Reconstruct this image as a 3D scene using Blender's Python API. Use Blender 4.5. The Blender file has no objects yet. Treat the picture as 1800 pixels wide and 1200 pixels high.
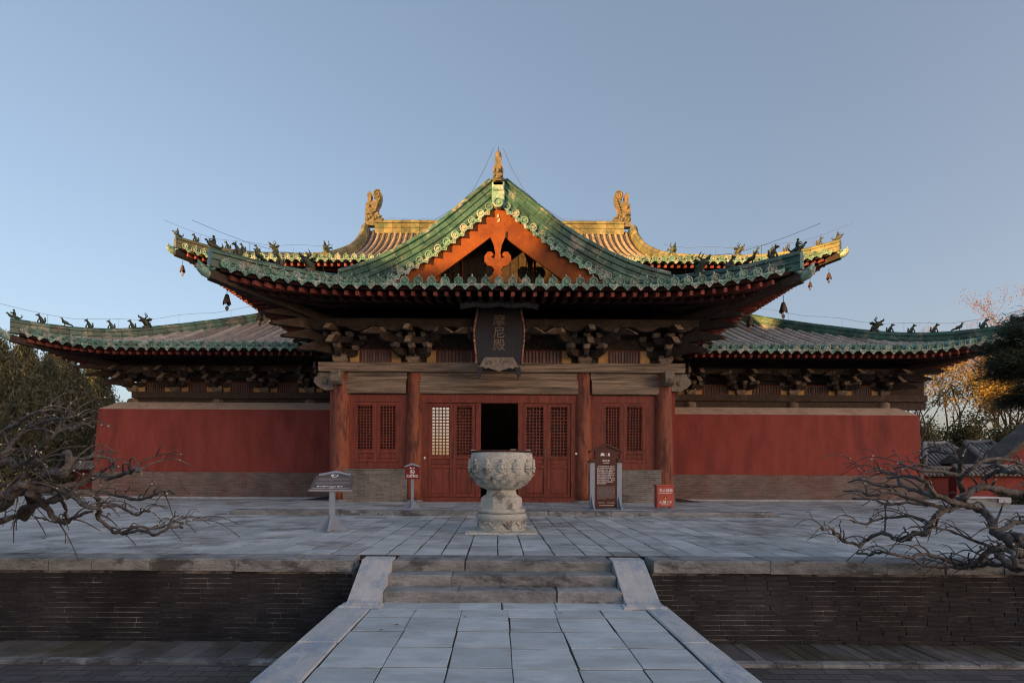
import bpy, math, random
import numpy as np
from mathutils import Vector as V, Matrix, noise
R = math.radians
rnd = random.Random(7)
S = bpy.context.scene
COL = S.collection
# ------------------------------------------------------------------ camera, sky, sun, exposure
F, CU, CV, CZ, ROLL = 980.0, 873.0, 828.0, 1.15, R(0.3)
cam = bpy.data.cameras.new('camera'); camo = bpy.data.objects.new('camera', cam); COL.objects.link(camo)
camo.location = (0, 0, CZ); camo.rotation_euler = (R(90), -ROLL, 0)
cam.sensor_width = 36; cam.lens = F / 1800 * 36
cam.shift_x = (900 - CU) / 1800; cam.shift_y = (CV - 600) / 1800
cam.clip_start = 0.05; cam.clip_end = 3000
S.camera = camo
S.render.engine = 'CYCLES'; S.cycles.pixel_filter_type = 'BLACKMAN_HARRIS'; S.cycles.filter_width = 1.15
S.render.resolution_x, S.render.resolution_y = 1024, 682
SUN_EL, SUN_AZ = R(4.2), R(40)          # azimuth measured south of west
tosun = V((-math.cos(SUN_EL) * math.cos(SUN_AZ), -math.cos(SUN_EL) * math.sin(SUN_AZ), math.sin(SUN_EL)))
W = bpy.data.worlds.new('World'); S.world = W; W.use_nodes = True
nt = W.node_tree; bg = nt.nodes['Background']
sky = nt.nodes.new('ShaderNodeTexSky'); sky.sky_type = 'NISHITA'; sky.sun_disc = False
sky.sun_elevation = SUN_EL; sky.sun_rotation = -math.atan2(tosun.x, tosun.y)
sky.altitude = 80; sky.air_density = 0.7; sky.dust_density = 4.0; sky.ozone_density = 3.0
tint = nt.nodes.new('ShaderNodeMix'); tint.data_type = 'RGBA'; tint.blend_type = 'MULTIPLY'; tint.inputs[0].default_value = 1; tint.inputs[7].default_value = (1.42, .985, .765, 1)
gam = nt.nodes.new('ShaderNodeGamma'); gam.inputs[1].default_value = .7
nt.links.new(sky.outputs[0], gam.inputs[0]); hs = nt.nodes.new('ShaderNodeHueSaturation'); hs.inputs['Saturation'].default_value = 1.0; nt.links.new(gam.outputs[0], hs.inputs['Color']); nt.links.new(hs.outputs[0], tint.inputs[6]); nt.links.new(tint.outputs[2], bg.inputs[0]); bg.inputs[1].default_value = 0.15
sl_ = bpy.data.lights.new('sun', 'SUN'); suno = bpy.data.objects.new('sun', sl_); COL.objects.link(suno)
sl_.energy = 2.9; sl_.angle = R(0.6); sl_.color = (1.0, 0.50, 0.14)
suno.location = (-60, -30, 40)
suno.rotation_euler = tosun.to_track_quat('Z', 'Y').to_euler()
vs = S.view_settings; vs.view_transform = 'Standard'; vs.look = 'None'; vs.gamma = 1; vs.use_curve_mapping = False
vs.exposure = 2.15
# ------------------------------------------------------------------ helpers
def P(u, v, D):
    """photograph pixel (1800x1200) at depth D -> world point"""
    du, dv = u - CU, v - CV
    a = du * math.cos(ROLL) + dv * math.sin(ROLL); b = -du * math.sin(ROLL) + dv * math.cos(ROLL)
    return V((a * D / F, D, CZ - b * D / F))

class MB:
    def __init__(s): s.v = []; s.f = []; s.sm = []
    def add(s, vs, fs, smooth=False):
        n = len(s.v); s.v += [tuple(p) for p in vs]
        for f in fs: s.f.append(tuple(i + n for i in f)); s.sm.append(smooth)
        return s
    def box(s, x0, x1, y0, y1, z0, z1):
        return s.add([(x0,y0,z0),(x1,y0,z0),(x1,y1,z0),(x0,y1,z0),(x0,y0,z1),(x1,y0,z1),(x1,y1,z1),(x0,y1,z1)],
              [(0,3,2,1),(4,5,6,7),(0,1,5,4),(1,2,6,5),(2,3,7,6),(3,0,4,7)])
    def cbox(s, x0, x1, y0, y1, z0, z1, c=0.01):
        """box with chamfered edges"""
        vs = []; 
        for z, d in ((z0, c), (z0 + c, 0), (z1 - c, 0), (z1, c)):
            vs += [(x0+d+0,y0+d,z),(x1-d,y0+d,z),(x1-d,y1-d,z),(x0+d,y1-d,z)]
        fs = [(3,2,1,0),(12,13,14,15)]
        for k in range(3):
            for i in range(4):
                j = (i + 1) % 4; fs.append((4*k+i, 4*k+j, 4*k+4+j, 4*k+4+i))
        return s.add(vs, fs)
    def slab(s, x0, x1, y0, y1, z0, z1, c=0.007, j=0.006, tilt=0.004):
        """worn stone slab: chamfered, slightly irregular, slightly tilted"""
        q = lambda: rnd.uniform(-j, j)
        k = [(x0+q(),y0+q()),(x1+q(),y0+q()),(x1+q(),y1+q()),(x0+q(),y1+q())]
        zt = [z1 + rnd.uniform(-tilt, tilt) for _ in range(4)]
        cx, cy = (x0+x1)/2, (y0+y1)/2
        ins = lambda p: (p[0] + (c if p[0] < cx else -c), p[1] + (c if p[1] < cy else -c))
        vs = [(*p, z0) for p in k] + [(*p, z-c) for p, z in zip(k, zt)] + [(*ins(p), z) for p, z in zip(k, zt)]
        fs = [(3,2,1,0),(8,9,10,11)]
        for b in range(2):
            for i in range(4):
                jn = (i+1) % 4; fs.append((4*b+i,4*b+jn,4*b+4+jn,4*b+4+i))
        return s.add(vs, fs)
    def prism(s, poly, y0, y1, ax='y', smooth=False, bev=0.0):
        """polygon in (a,b) extruded along axis; ax y: (a,b)->(x,z); ax x: (a,b)->(y,z); ax z: (a,b)->(x,y)"""
        n = len(poly)
        mp = {'y': lambda a,b,h:(a,h,b), 'x': lambda a,b,h:(h,a,b), 'z': lambda a,b,h:(a,b,h)}[ax]
        s.add([mp(a,b,y0) for a,b in poly] + [mp(a,b,y1) for a,b in poly],
              [tuple(range(n)), tuple(range(2*n-1, n-1, -1))] + [(i,(i+1)%n,n+(i+1)%n,n+i) for i in range(n)], smooth)
        return s
    def tube(s, pts, rad, n=8, caps=True, smooth=True, half=False):
        pts = [V(p) for p in pts]; m = len(pts)
        if not hasattr(rad, '__len__'): rad = [rad]*m
        vs = []; prev = None
        for i, p in enumerate(pts):
            t = (pts[min(i+1, m-1)] - pts[max(i-1, 0)])
            t = t.normalized() if t.length > 1e-9 else V((0,0,1))
            if prev is None:
                a = V((0,0,1)) if abs(t.z) < .9 else V((1,0,0))
                x = t.cross(a).normalized()
            else:
                x = prev - t * prev.dot(t); x = x.normalized() if x.length > 1e-6 else t.orthogonal().normalized()
            prev = x; y = t.cross(x)
            for k in range(n):
                A = 2*math.pi*k/n; vs.append(p + (x*math.cos(A) + y*math.sin(A))*rad[i])
        fs = [(i*n+k, i*n+(k+1)%n, (i+1)*n+(k+1)%n, (i+1)*n+k) for i in range(m-1) for k in range(n)]
        s.add(vs, fs, smooth)
        if caps:
            b = len(s.v) - len(vs)
            s.f.append(tuple(b+k for k in range(n-1,-1,-1))); s.sm.append(False)
            s.f.append(tuple(b+(m-1)*n+k for k in range(n))); s.sm.append(False)
        return s
    def lathe(s, prof, n=24, c=(0,0), smooth=True, rf=None):
        vs = []
        for r, z in prof:
            for k in range(n):
                A = 2*math.pi*k/n; rr = r*(rf(A,z) if rf else 1); vs.append((c[0]+rr*math.cos(A), c[1]+rr*math.sin(A), z))
        m = len(prof)
        fs = [(i*n+k, i*n+(k+1)%n, (i+1)*n+(k+1)%n, (i+1)*n+k) for i in range(m-1) for k in range(n)]
        s.add(vs, fs, smooth); b = len(s.v)-len(vs)
        s.f.append(tuple(b+k for k in range(n-1,-1,-1))); s.sm.append(False)
        s.f.append(tuple(b+(m-1)*n+k for k in range(n))); s.sm.append(False)
        return s
    def ball(s, c, r, nu=8, nv=6, M=None):
        r = V(r) if hasattr(r, '__len__') else V((r,r,r)); c = V(c); vs = []
        for i in range(nv+1):
            ph = math.pi*i/nv
            for k in range(nu):
                A = 2*math.pi*k/nu
                p = V((r.x*math.sin(ph)*math.cos(A), r.y*math.sin(ph)*math.sin(A), r.z*math.cos(ph)))
                if M: p = M @ p
                vs.append(c+p)
        s.add(vs, [(i*nu+k, (i+1)*nu+k, (i+1)*nu+(k+1)%nu, i*nu+(k+1)%nu) for i in range(nv) for k in range(nu)], True)
        return s
    def tf(s, M, start=0):
        s.v = s.v[:start] + [tuple(M @ V(p)) for p in s.v[start:]]; return s
    def mesh(s, name, mat=None):
        me = bpy.data.meshes.new(name); me.from_pydata(s.v, [], s.f)
        me.polygons.foreach_set('use_smooth', s.sm)
        if mat: me.materials.append(mat)
        me.update(); return me

WM = {}
def link(name, data, parent=None, M=None):
    o = bpy.data.objects.new(name, data); COL.objects.link(o)
    M = M or Matrix.Identity(4)
    if parent is not None:
        o.parent = parent; o.matrix_parent_inverse = WM[parent.name].inverted()
    o.matrix_basis = M; WM[o.name] = M
    return o
def part(name, mb, mat, parent, M=None, kind=None):
    o = link(name, mb.mesh(name, mat), parent, M)
    if kind: o['kind'] = kind
    return o
def tag(o, label, cat, group=None):
    o['label'] = label; o['category'] = cat
    if group: o['group'] = group
    return o
def thing(name, label, cat, loc, group=None):
    return tag(link(name, None, None, Matrix.Translation(V(loc))), label, cat, group)
def structure(name, mb, mat):
    o = link(name, mb.mesh(name, mat)); o['kind'] = 'structure'; return o
def T(x, y, z): return Matrix.Translation((x, y, z))
def frame(o, x, y, z):
    M = Matrix.Identity(4)
    for i, a in enumerate((x, y, z)):
        for r in range(3): M[r][i] = a[r]
    for r in range(3): M[r][3] = o[r]
    return M
# ------------------------------------------------------------------ materials
def mat(name, c1, c2, c3=None, scale=3.0, stretch=(1,1,1), rough=.7, bump=.15, var=.25, patch=.8, patch_lo=.52, patch_hi=.62,
        fine=30., metallic=0., spec=.35, brick=None, emit=None, bdist=.02):
    m = bpy.data.materials.new(name); m.use_nodes = True; t = m.node_tree; N = t.nodes; L = t.links.new
    b = N['Principled BSDF']; b.inputs['Roughness'].default_value = rough; b.inputs['Metallic'].default_value = metallic
    b.inputs['Specular IOR Level'].default_value = spec
    g = N.new('ShaderNodeNewGeometry'); mp = N.new('ShaderNodeMapping'); mp.inputs['Scale'].default_value = stretch
    L(g.outputs['Position'], mp.inputs['Vector'])
    n1 = N.new('ShaderNodeTexNoise'); n1.inputs['Scale'].default_value = scale; n1.inputs['Detail'].default_value = 7; n1.inputs['Roughness'].default_value = .65
    L(mp.outputs[0], n1.inputs['Vector'])
    cr = N.new('ShaderNodeValToRGB'); cr.color_ramp.elements[0].position = .33; cr.color_ramp.elements[1].position = .68
    cr.color_ramp.elements[0].color = (*c1, 1); cr.color_ramp.elements[1].color = (*c2, 1)
    L(n1.outputs['Fac'], cr.inputs[0]); col = cr.outputs[0]
    if c3:
        n2 = N.new('ShaderNodeTexNoise'); n2.inputs['Scale'].default_value = scale*.45; n2.inputs['Detail'].default_value = 9; n2.inputs['Roughness'].default_value = .7
        mp2 = N.new('ShaderNodeMapping'); mp2.inputs['Scale'].default_value = stretch; mp2.inputs['Location'].default_value = (13.1, 7.7, 3.3)
        L(g.outputs['Position'], mp2.inputs['Vector']); L(mp2.outputs[0], n2.inputs['Vector'])
        r2 = N.new('ShaderNodeMapRange'); r2.inputs['From Min'].default_value = patch_lo; r2.inputs['From Max'].default_value = patch_hi; r2.inputs['To Max'].default_value = patch
        L(n2.outputs['Fac'], r2.inputs['Value'])
        mx = N.new('ShaderNodeMix'); mx.data_type = 'RGBA'; L(r2.outputs[0], mx.inputs[0]); L(col, mx.inputs[6]); mx.inputs[7].default_value = (*c3, 1); col = mx.outputs[2]
    h = n1.outputs['Fac']
    if brick:
        bw, bh, mort, mc, axes = brick
        sx = N.new('ShaderNodeSeparateXYZ'); L(g.outputs['Position'], sx.inputs[0])
        cx = N.new('ShaderNodeCombineXYZ')
        if axes == 'xyz':
            ad = N.new('ShaderNodeMath'); L(sx.outputs[0], ad.inputs[0]); L(sx.outputs[1], ad.inputs[1]); L(ad.outputs[0], cx.inputs[0]); L(sx.outputs[2], cx.inputs[1])
        else:
            L(sx.outputs['XYZ'.index(axes[0])], cx.inputs[0]); L(sx.outputs['XYZ'.index(axes[1])], cx.inputs[1])
        bt = N.new('ShaderNodeTexBrick'); bt.inputs['Scale'].default_value = 1; bt.inputs['Brick Width'].default_value = bw; bt.inputs['Row Height'].default_value = bh
        bt.inputs['Mortar Size'].default_value = mort; bt.inputs['Color1'].default_value = (.75,.75,.75,1); bt.inputs['Color2'].default_value = (1.15,1.15,1.15,1); bt.inputs['Mortar'].default_value = (mc,mc,mc,1)
        L(cx.outputs[0], bt.inputs['Vector'])
        ml = N.new('ShaderNodeMix'); ml.data_type = 'RGBA'; ml.blend_type = 'MULTIPLY'; ml.inputs[0].default_value = 1; L(col, ml.inputs[6]); L(bt.outputs[0], ml.inputs[7]); col = ml.outputs[2]
    if var:
        oi = N.new('ShaderNodeObjectInfo'); a = N.new('ShaderNodeMath'); a.operation = 'ADD'; L(oi.outputs['Random'], a.inputs[0]); L(g.outputs['Random Per Island'], a.inputs[1])
        fr = N.new('ShaderNodeMath'); fr.operation = 'FRACT'; L(a.outputs[0], fr.inputs[0])
        mr = N.new('ShaderNodeMapRange'); mr.inputs['To Min'].default_value = 1-var; mr.inputs['To Max'].default_value = 1+var; L(fr.outputs[0], mr.inputs[0])
        ml = N.new('ShaderNodeMix'); ml.data_type = 'RGBA'; ml.blend_type = 'MULTIPLY'; ml.inputs[0].default_value = 1; L(col, ml.inputs[6])
        cc = N.new('ShaderNodeCombineColor'); [L(mr.outputs[0], cc.inputs[i]) for i in range(3)]; L(cc.outputs[0], ml.inputs[7]); col = ml.outputs[2]
    L(col, b.inputs['Base Color'])
    if bump:
        n3 = N.new('ShaderNodeTexNoise'); n3.inputs['Scale'].default_value = fine; n3.inputs['Detail'].default_value = 5; L(mp.outputs[0], n3.inputs['Vector'])
        ad = N.new('ShaderNodeMath'); ad.operation = 'ADD'; L(n3.outputs['Fac'], ad.inputs[0]); L(h, ad.inputs[1])
        hh = ad.outputs[0]
        if brick:
            a2 = N.new('ShaderNodeMath'); a2.operation = 'MULTIPLY_ADD'; L(bt.outputs['Fac'], a2.inputs[0]); a2.inputs[1].default_value = -1.; L(hh, a2.inputs[2]); hh = a2.outputs[0]
        bp = N.new('ShaderNodeBump'); bp.inputs['Strength'].default_value = bump; bp.inputs['Distance'].default_value = bdist; L(hh, bp.inputs['Height']); L(bp.outputs[0], b.inputs['Normal'])
        rr = N.new('ShaderNodeMapRange'); rr.inputs['To Min'].default_value = max(.05, rough-.15); rr.inputs['To Max'].default_value = min(1, rough+.15); L(n1.outputs['Fac'], rr.inputs[0]); L(rr.outputs[0], b.inputs['Roughness'])
    return m
M_ = {}
M_['glaze'] = mat('green glazed ridge tile', (.020,.072,.056), (.075,.165,.128), (.33,.31,.25), 3.4, rough=.38, bump=.25, var=.35, patch=.75, patch_lo=.53, patch_hi=.63)
M_['disc'] = mat('pale green glazed eave tile', (.06,.19,.14), (.22,.37,.30), (.50,.48,.42), 8, rough=.42, bump=.3, var=.3, patch=.8, patch_lo=.5, patch_hi=.6, fine=60)
M_['grey'] = mat('grey roof tile', (.19,.185,.18), (.34,.33,.31), (.42,.39,.35), 2.2, rough=.85, bump=.3, var=.3, patch=.5, patch_lo=.45, patch_hi=.62)
M_['pan'] = mat('grey pan tile', (.05,.048,.045), (.11,.10,.09), (.16,.14,.11), 4, rough=.9, bump=.6, var=0, fine=24)
M_['wood'] = mat('weathered grey timber', (.11,.088,.064), (.36,.29,.215), (.05,.04,.03), 2.6, (.35,9,7), .85, .55, .12, .7, .5, .62, 9)
M_['woody'] = mat('weathered timber', (.13,.105,.078), (.30,.24,.175), (.06,.048,.036), 4, (3,3,3), .85, .4, .3, .6, fine=20)
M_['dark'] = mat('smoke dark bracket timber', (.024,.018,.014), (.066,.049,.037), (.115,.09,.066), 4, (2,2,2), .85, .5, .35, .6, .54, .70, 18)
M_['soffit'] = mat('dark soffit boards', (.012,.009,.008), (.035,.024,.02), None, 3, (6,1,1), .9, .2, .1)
M_['red'] = mat('worn red painted timber', (.115,.025,.016), (.225,.054,.033), (.045,.013,.011), 3.2, (5,5,.8), .6, .25, .14, .6, .52, .66, 14)
M_['rafter'] = mat('red rafter end', (.17,.04,.03), (.30,.085,.06), (.07,.024,.02), 7, rough=.75, bump=.25, var=.3)
M_['rafterd'] = mat('dark round rafter', (.035,.014,.012), (.08,.028,.024), (.02,.012,.01), 7, rough=.85, bump=.25, var=.35)
M_['column'] = mat('worn ochre red column', (.155,.043,.024), (.27,.092,.052), (.048,.017,.013), 3.4, (3.5,3.5,.7), .62, .6, .1, .85, .52, .62, 26)
M_['wall'] = mat('red limewashed wall', (.20,.041,.033), (.285,.066,.051), (.13,.031,.027), 1.3, (1.6,1.6,.45), .9, .3, 0, .75, .5, .66, 30)
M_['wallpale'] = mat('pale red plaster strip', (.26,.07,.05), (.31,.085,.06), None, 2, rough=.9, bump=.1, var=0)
M_['plaster'] = mat('tan plaster ledge', (.42,.335,.26), (.54,.44,.35), (.34,.26,.2), 3, rough=.95, bump=.3, var=0)
M_['ochre'] = mat('yellow ochre plaster', (.42,.27,.11), (.55,.37,.16), (.3,.18,.09), 4, rough=.9, bump=.15, var=.1)
M_['orange'] = mat('orange red gable boards', (.17,.043,.006), (.245,.070,.011), (.12,.028,.007), 3.0, (1,1,1), .75, .3, .10, .7, .5, .62, 20)
M_['gbrick'] = mat('grey brick base', (.12,.118,.11), (.215,.205,.19), (.07,.068,.064), 1.6, rough=.9, bump=.35, var=.0, patch=.7, brick=(.30,.066,.006,1.5,'xyz'))
M_['rbrick'] = mat('red stained brick base', (.12,.105,.098), (.20,.16,.145), (.16,.075,.06), 1.2, rough=.9, bump=.35, var=.0, patch=.7, patch_lo=.45, patch_hi=.65, brick=(.30,.066,.006,1.4,'xyz'))
M_['brick'] = mat('blackened grey brick', (.0115,.0125,.015), (.033,.036,.042), (.088,.093,.104), 1.1, rough=.9, bump=.5, var=.22, patch=.6, patch_lo=.56, patch_hi=.74, fine=26)
M_['mortar'] = mat('lime mortar', (.015,.015,.015), (.30,.295,.285), (.012,.012,.013), 2.2, rough=.95, bump=.3, var=0, patch=.95, patch_lo=.47, patch_hi=.55)
M_['slab'] = mat('blue grey paving stone', (.365,.44,.465), (.485,.565,.59), (.30,.35,.36), 3.2, (1,2.2,1), .8, .45, .14, .5, .5, .58, 35)
M_['slab2'] = mat('worn terrace paving', (.30,.345,.36), (.47,.53,.55), (.17,.17,.16), 1.7, (1,1,1), .78, .5, .22, .7, .52, .60, 26)
M_['kerb'] = mat('pale worn kerb stone', (.375,.41,.42), (.50,.54,.545), (.25,.33,.43), 4.5, (2.2,1,1), .75, .4, .08, .75, .5, .6, 30)
M_['coping'] = mat('brownish coping stone', (.125,.143,.148), (.29,.315,.32), (.055,.06,.062), 3.4, (1,1,2), .88, .8, .2, .8, .53, .60, 22, bdist=.03)
M_['ground'] = mat('dark brick courtyard', (.06,.06,.064), (.14,.14,.145), (.09,.088,.065), .9, rough=.9, bump=.4, var=0, brick=(.31,.16,.008,.35,'XY'))
M_['moss'] = mat('mossy paver', (.085,.088,.09), (.16,.165,.17), (.07,.066,.04), 1.8, rough=.9, bump=.4, var=.28, patch=.9, patch_lo=.46, patch_hi=.56)
M_['earth'] = mat('dusty earth', (.10,.085,.065), (.17,.15,.12), (.07,.07,.04), .4, rough=1, bump=.4, var=0)
M_['basin'] = mat('carved pale limestone', (.38,.40,.36), (.52,.54,.495), (.115,.11,.09), 5, rough=.88, bump=.8, var=.05, patch=.85, patch_lo=.54, patch_hi=.62, fine=26, bdist=.03)
M_['rust'] = mat('rusty dark metal', (.05,.02,.015), (.13,.045,.03), (.03,.03,.03), 9, rough=.7, bump=.3, var=.1, metallic=.3)
M_['iron'] = mat('old iron', (.06,.045,.035), (.15,.11,.08), None, 9, rough=.55, bump=.2, var=.2, metallic=.4)
M_['black'] = mat('black lacquer board', (.012,.012,.015), (.022,.022,.026), None, 4, rough=.5, bump=.1, var=.1)
M_['gilt'] = mat('faded carved lettering', (.13,.105,.075), (.22,.18,.13), (.06,.05,.04), 12, rough=.6, bump=.2, var=0)
M_['greywood'] = mat('carved grey timber apron', (.15,.13,.105), (.26,.23,.185), (.09,.075,.06), 9, rough=.85, bump=.35, var=.05)
M_['bead'] = mat('faded red beading', (.18,.065,.045), (.32,.21,.15), None, 14, rough=.7, bump=.1, var=.4)
M_['bluewhite'] = mat('pale blue grey painted metal', (.22,.28,.36), (.28,.345,.43), None, 3, rough=.45, bump=.03, var=0)
M_['signgrey'] = mat('dark grey sign face', (.075,.075,.08), (.09,.09,.095), None, 3, rough=.5, bump=0, var=0)
M_['signbrown'] = mat('dark maroon sign face', (.05,.013,.010), (.065,.017,.012), None, 3, rough=.45, bump=0, var=0)
M_['signred'] = mat('dark red sign face', (.15,.012,.014), (.17,.015,.016), None, 3, rough=.45, bump=0, var=0)
M_['white'] = mat('white print', (.74,.74,.74), (.80,.80,.80), None, 3, rough=.6, bump=0, var=0)
M_['dim'] = mat('grey print', (.34,.34,.35), (.40,.40,.41), None, 3, rough=.6, bump=0, var=0)
M_['box'] = mat('faded red painted metal', (.38,.075,.055), (.47,.10,.075), (.34,.16,.13), 3, rough=.5, bump=.08, var=0, patch=.4)
M_['yellow'] = mat('yellow print', (.75,.42,.03), (.8,.45,.03), None, 3, rough=.6, bump=0, var=0)
M_['bark'] = mat('ridged grey brown bark', (.045,.043,.040), (.165,.158,.148), (.24,.23,.215), 11, (1,1,1), .85, 1.0, .1, .6, .52, .66, 30, bdist=.035)
M_['cut'] = mat('pruned pale wood', (.45,.40,.32), (.6,.55,.45), None, 9, rough=.9, bump=.1, var=.1)
M_['cyp'] = mat('dark cypress leaf', (.05,.064,.038), (.11,.122,.075), (.12,.115,.06), .7, rough=.8, bump=0, var=.4, patch=.5)
M_['pine'] = mat('dark pine needle', (.018,.032,.018), (.045,.065,.035), None, 2, rough=.8, bump=0, var=.4)
M_['gold'] = mat('dry leaf with painted sunlit gold', (.12,.10,.035), (.22,.165,.05), (.27,.16,.04), .5, rough=.8, bump=0, var=.4)  # dry leaf colour brightened to gold for sunlight that misses these trees
M_['twig'] = mat('orange brown twigs', (.12,.08,.045), (.22,.14,.07), None, 2, rough=.8, bump=0, var=.4)
M_['olive'] = mat('olive leaf', (.07,.075,.03), (.16,.14,.055), None, .6, rough=.8, bump=0, var=.4)
M_['trunk'] = mat('tree bark', (.06,.045,.032), (.13,.10,.07), None, 6, rough=.9, bump=.5, var=.1)
M_['hedge'] = mat('hedge leaf', (.022,.035,.016), (.05,.065,.03), None, 4, rough=.8, bump=0, var=.4)
M_['yleaf'] = mat('pale yellow leaf', (.22,.20,.05), (.32,.28,.07), None, 4, rough=.8, bump=0, var=.3)
M_['wire'] = mat('dark wire', (.05,.05,.05), (.08,.08,.08), None, 3, rough=.5, bump=0, var=0, metallic=.5)
def glass_mat():
    m = bpy.data.materials.new('reflective window glass'); m.use_nodes = True; b = m.node_tree.nodes['Principled BSDF']
    b.inputs['Base Color'].default_value = (.62,.6,.56,1); b.inputs['Roughness'].default_value = .03; b.inputs['Metallic'].default_value = 1; return m
M_['glass'] = glass_mat()
M_['joint'] = mat('dark earth joint', (.02,.02,.02), (.05,.048,.045), None, 3, rough=1, bump=.3, var=0)
M_['ochreglaze'] = mat('yellowed worn ridge tile', (.10,.13,.065), (.29,.245,.12), (.06,.11,.06), 2.6, rough=.5, bump=.25, var=.35, patch=.7)
M_['warmtile'] = mat('warm grey roof tile', (.17,.15,.125), (.30,.26,.21), (.13,.11,.09), 2.2, rough=.85, bump=.3, var=.3, patch=.5, patch_lo=.45, patch_hi=.62)
M_['palewood'] = mat('pale worn timber ends', (.19,.15,.105), (.38,.305,.215), (.09,.07,.05), 5, (3,3,3), .85, .4, .3, .6, fine=20)
M_['slat'] = mat('grey mauve slat', (.13,.105,.10), (.21,.175,.165), None, 6, rough=.8, bump=.2, var=.25)
M_['slatd'] = mat('dim brown slat', (.085,.065,.055), (.15,.12,.10), None, 6, rough=.8, bump=.2, var=.25)
# ------------------------------------------------------------------ ground, terrace, path
mb = MB(); mb.add([(-400,-200,-1.10),(400,-200,-1.10),(400,7.6,-1.10),(-400,7.6,-1.10)], [(0,1,2,3)]); ground = structure('ground', mb, M_['ground'])
mb = MB(); mb.add([(-400,7.55,-.06),(400,7.55,-.06),(400,900,-.06),(-400,900,-.06)], [(0,1,2,3)]); structure('upper_ground', mb, M_['earth'])
# terrace paving: columns of slabs running away from the camera
mb = MB(); mb.box(-24, 24, 7.66, 24.2, -.30, -.0075); terrace = structure('terrace_floor', mb, M_['joint'])
slabs = []
x = -23.5
while x < 23.5:
    w = rnd.uniform(.36, .43); y = 7.66 + rnd.uniform(-.0, .0); first = True
    while y < 24.1:
        d = rnd.uniform(.40, .72) if not first else rnd.uniform(.30, .65)
        first = False
        y1 = min(y + d, 24.1)
        if not (-6.9 < x + w and x < 7.3 and y > 14.7) : slabs.append((x, x+w, y, y1))
        y = y1
    x += w
def seen(b):
    xc, yc = (b[0]+b[1])/2, b[2]; u = CU + F*xc/yc
    return -10 < u < 1810
def bigness(b): return (b[3]-b[2])*(b[1]-b[0])/b[2]**3 if seen(b) else 0
slabs.sort(key=bigness, reverse=True)
def slab_part(name, b, z0, z1, mt, parent, g=.010, **k):
    k.setdefault('tilt', .002); k.setdefault('c', .004)
    m = MB(); m.slab(b[0]+g, b[1]-g, b[2]+g*1.6, b[3]-g*1.6, z0, z1, **k); return part(name, m, mt, parent)
for b in slabs[:290]: slab_part('paving_slab', b, -.007, rnd.uniform(-.002, .003), M_['slab2'], terrace)
m = MB()
for b in slabs[290:]: m.slab(b[0]+.010, b[1]-.010, b[2]+.016, b[3]-.016, -.007, rnd.uniform(-.002, .003), c=.004, tilt=.002)
part('paving_slab', m, M_['slab2'], terrace, kind='stuff')
# porch plinth
mb = MB(); mb.box(-6.82, 7.2, 14.45, 24.1, -.04, .114); plinth = structure('plinth', mb, M_['joint'])
xs = [-6.85, -5.6, -4.0, -2.6, -1.15, .05, 1.35, 2.95, 4.4, 5.75, 7.24]
for a, b in zip(xs, xs[1:]):
    m = MB(); m.slab(a+.004, b-.004, 14.3+rnd.uniform(-.02,.02), 14.85, -.04, .125, c=.02, j=.01); part('kerb_stone', m, M_['coping'], plinth)
x = -6.8
while x < 7.1:
    w = min(rnd.uniform(.6, 1.0), 7.2-x); y = 14.86
    for d in (.9, .95, 1.0, 1.0, .4):
        m = MB(); m.slab(x+.004, x+w-.004, y+.004, y+d-.004,   .1145, .128+rnd.uniform(-.003,.003)); part('paving_slab', m, M_['slab2'], plinth); y += d
    x += w
# pale kerb strip along the wing walls
for sgn, x0, x1 in ((-1, -17.6, -6.9), (1, 7.3, 18.6)):
    x = x0
    while x < x1 - .1:
        w = min(rnd.uniform(.8, 1.5), x1-x); m = MB(); m.slab(x+.004, x+w-.004, 22.6, 23.15, -.03, .045, c=.012); part('kerb_stone', m, M_['kerb'], terrace); x += w
# retaining walls with coping stones
def retaining(x_in, x_view, x_out, label):
    s = -1 if x_out < 0 else 1
    w = thing('retaining_wall', label, 'brick wall', (x_in, 7.3, -1.09))
    a, b = sorted((x_in, x_out))
    m = MB(); m.box(a, b, 7.236, 7.56, -1.09, -.16); part('mortar_core', m, M_['mortar'], w)
    rest = MB(); H = .064; n = 14; z = -1.085
    for r in range(n):
        off = rnd.uniform(0, .3); x = x_in - off if s > 0 else x_in + off
        while abs(x) < abs(x_out):
            L = rnd.uniform(.25, .33); x0, x1 = (x, x+L) if s > 0 else (x-L, x)
            if s > 0: x0c, x1c = max(x0, x_in), min(x1, x_out)
            else: x0c, x1c = max(x0, x_out), min(x1, x_in)
            if x1c - x0c > .03:
                yf = 7.225 + rnd.uniform(-.006, .008); jz = rnd.uniform(-.002,.002)
                m = MB() if abs(x) < abs(x_view) else rest
                st = len(m.v); m.cbox(x0c+.004, x1c-.004, yf, 7.30, z+.0035+jz, z+H-.0035+jz, .006)
                if m is not rest: part('brick', m, M_['brick'], w)
            x = x1 if s > 0 else x0
        z += H
    part('brick', rest, M_['brick'], w, kind='stuff')
    x = x_in
    while abs(x) < abs(x_out) - .05:
        L = rnd.choice((.55, .75, .9, 1.25, 1.5)); xn = x + s*L
        if abs(xn) > abs(x_out): xn = x_out
        p, q = sorted((x, xn)); yf = 7.17 + rnd.uniform(-.012, .012)
        m = MB(); m.slab(p+.004, q-.004, yf, 7.65, -.155+rnd.uniform(0,.01), .004+rnd.uniform(-.004,.004), c=.016, j=.006, tilt=.006)
        part('coping_stone', m, M_['coping'], w); x = xn
    return w
retaining(-1.86, -6.75, -23.8, 'dark brick retaining wall left of the stone steps under worn coping')
retaining(2.03, 6.75, 23.8, 'dark brick retaining wall right of the stone steps under worn coping')
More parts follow.
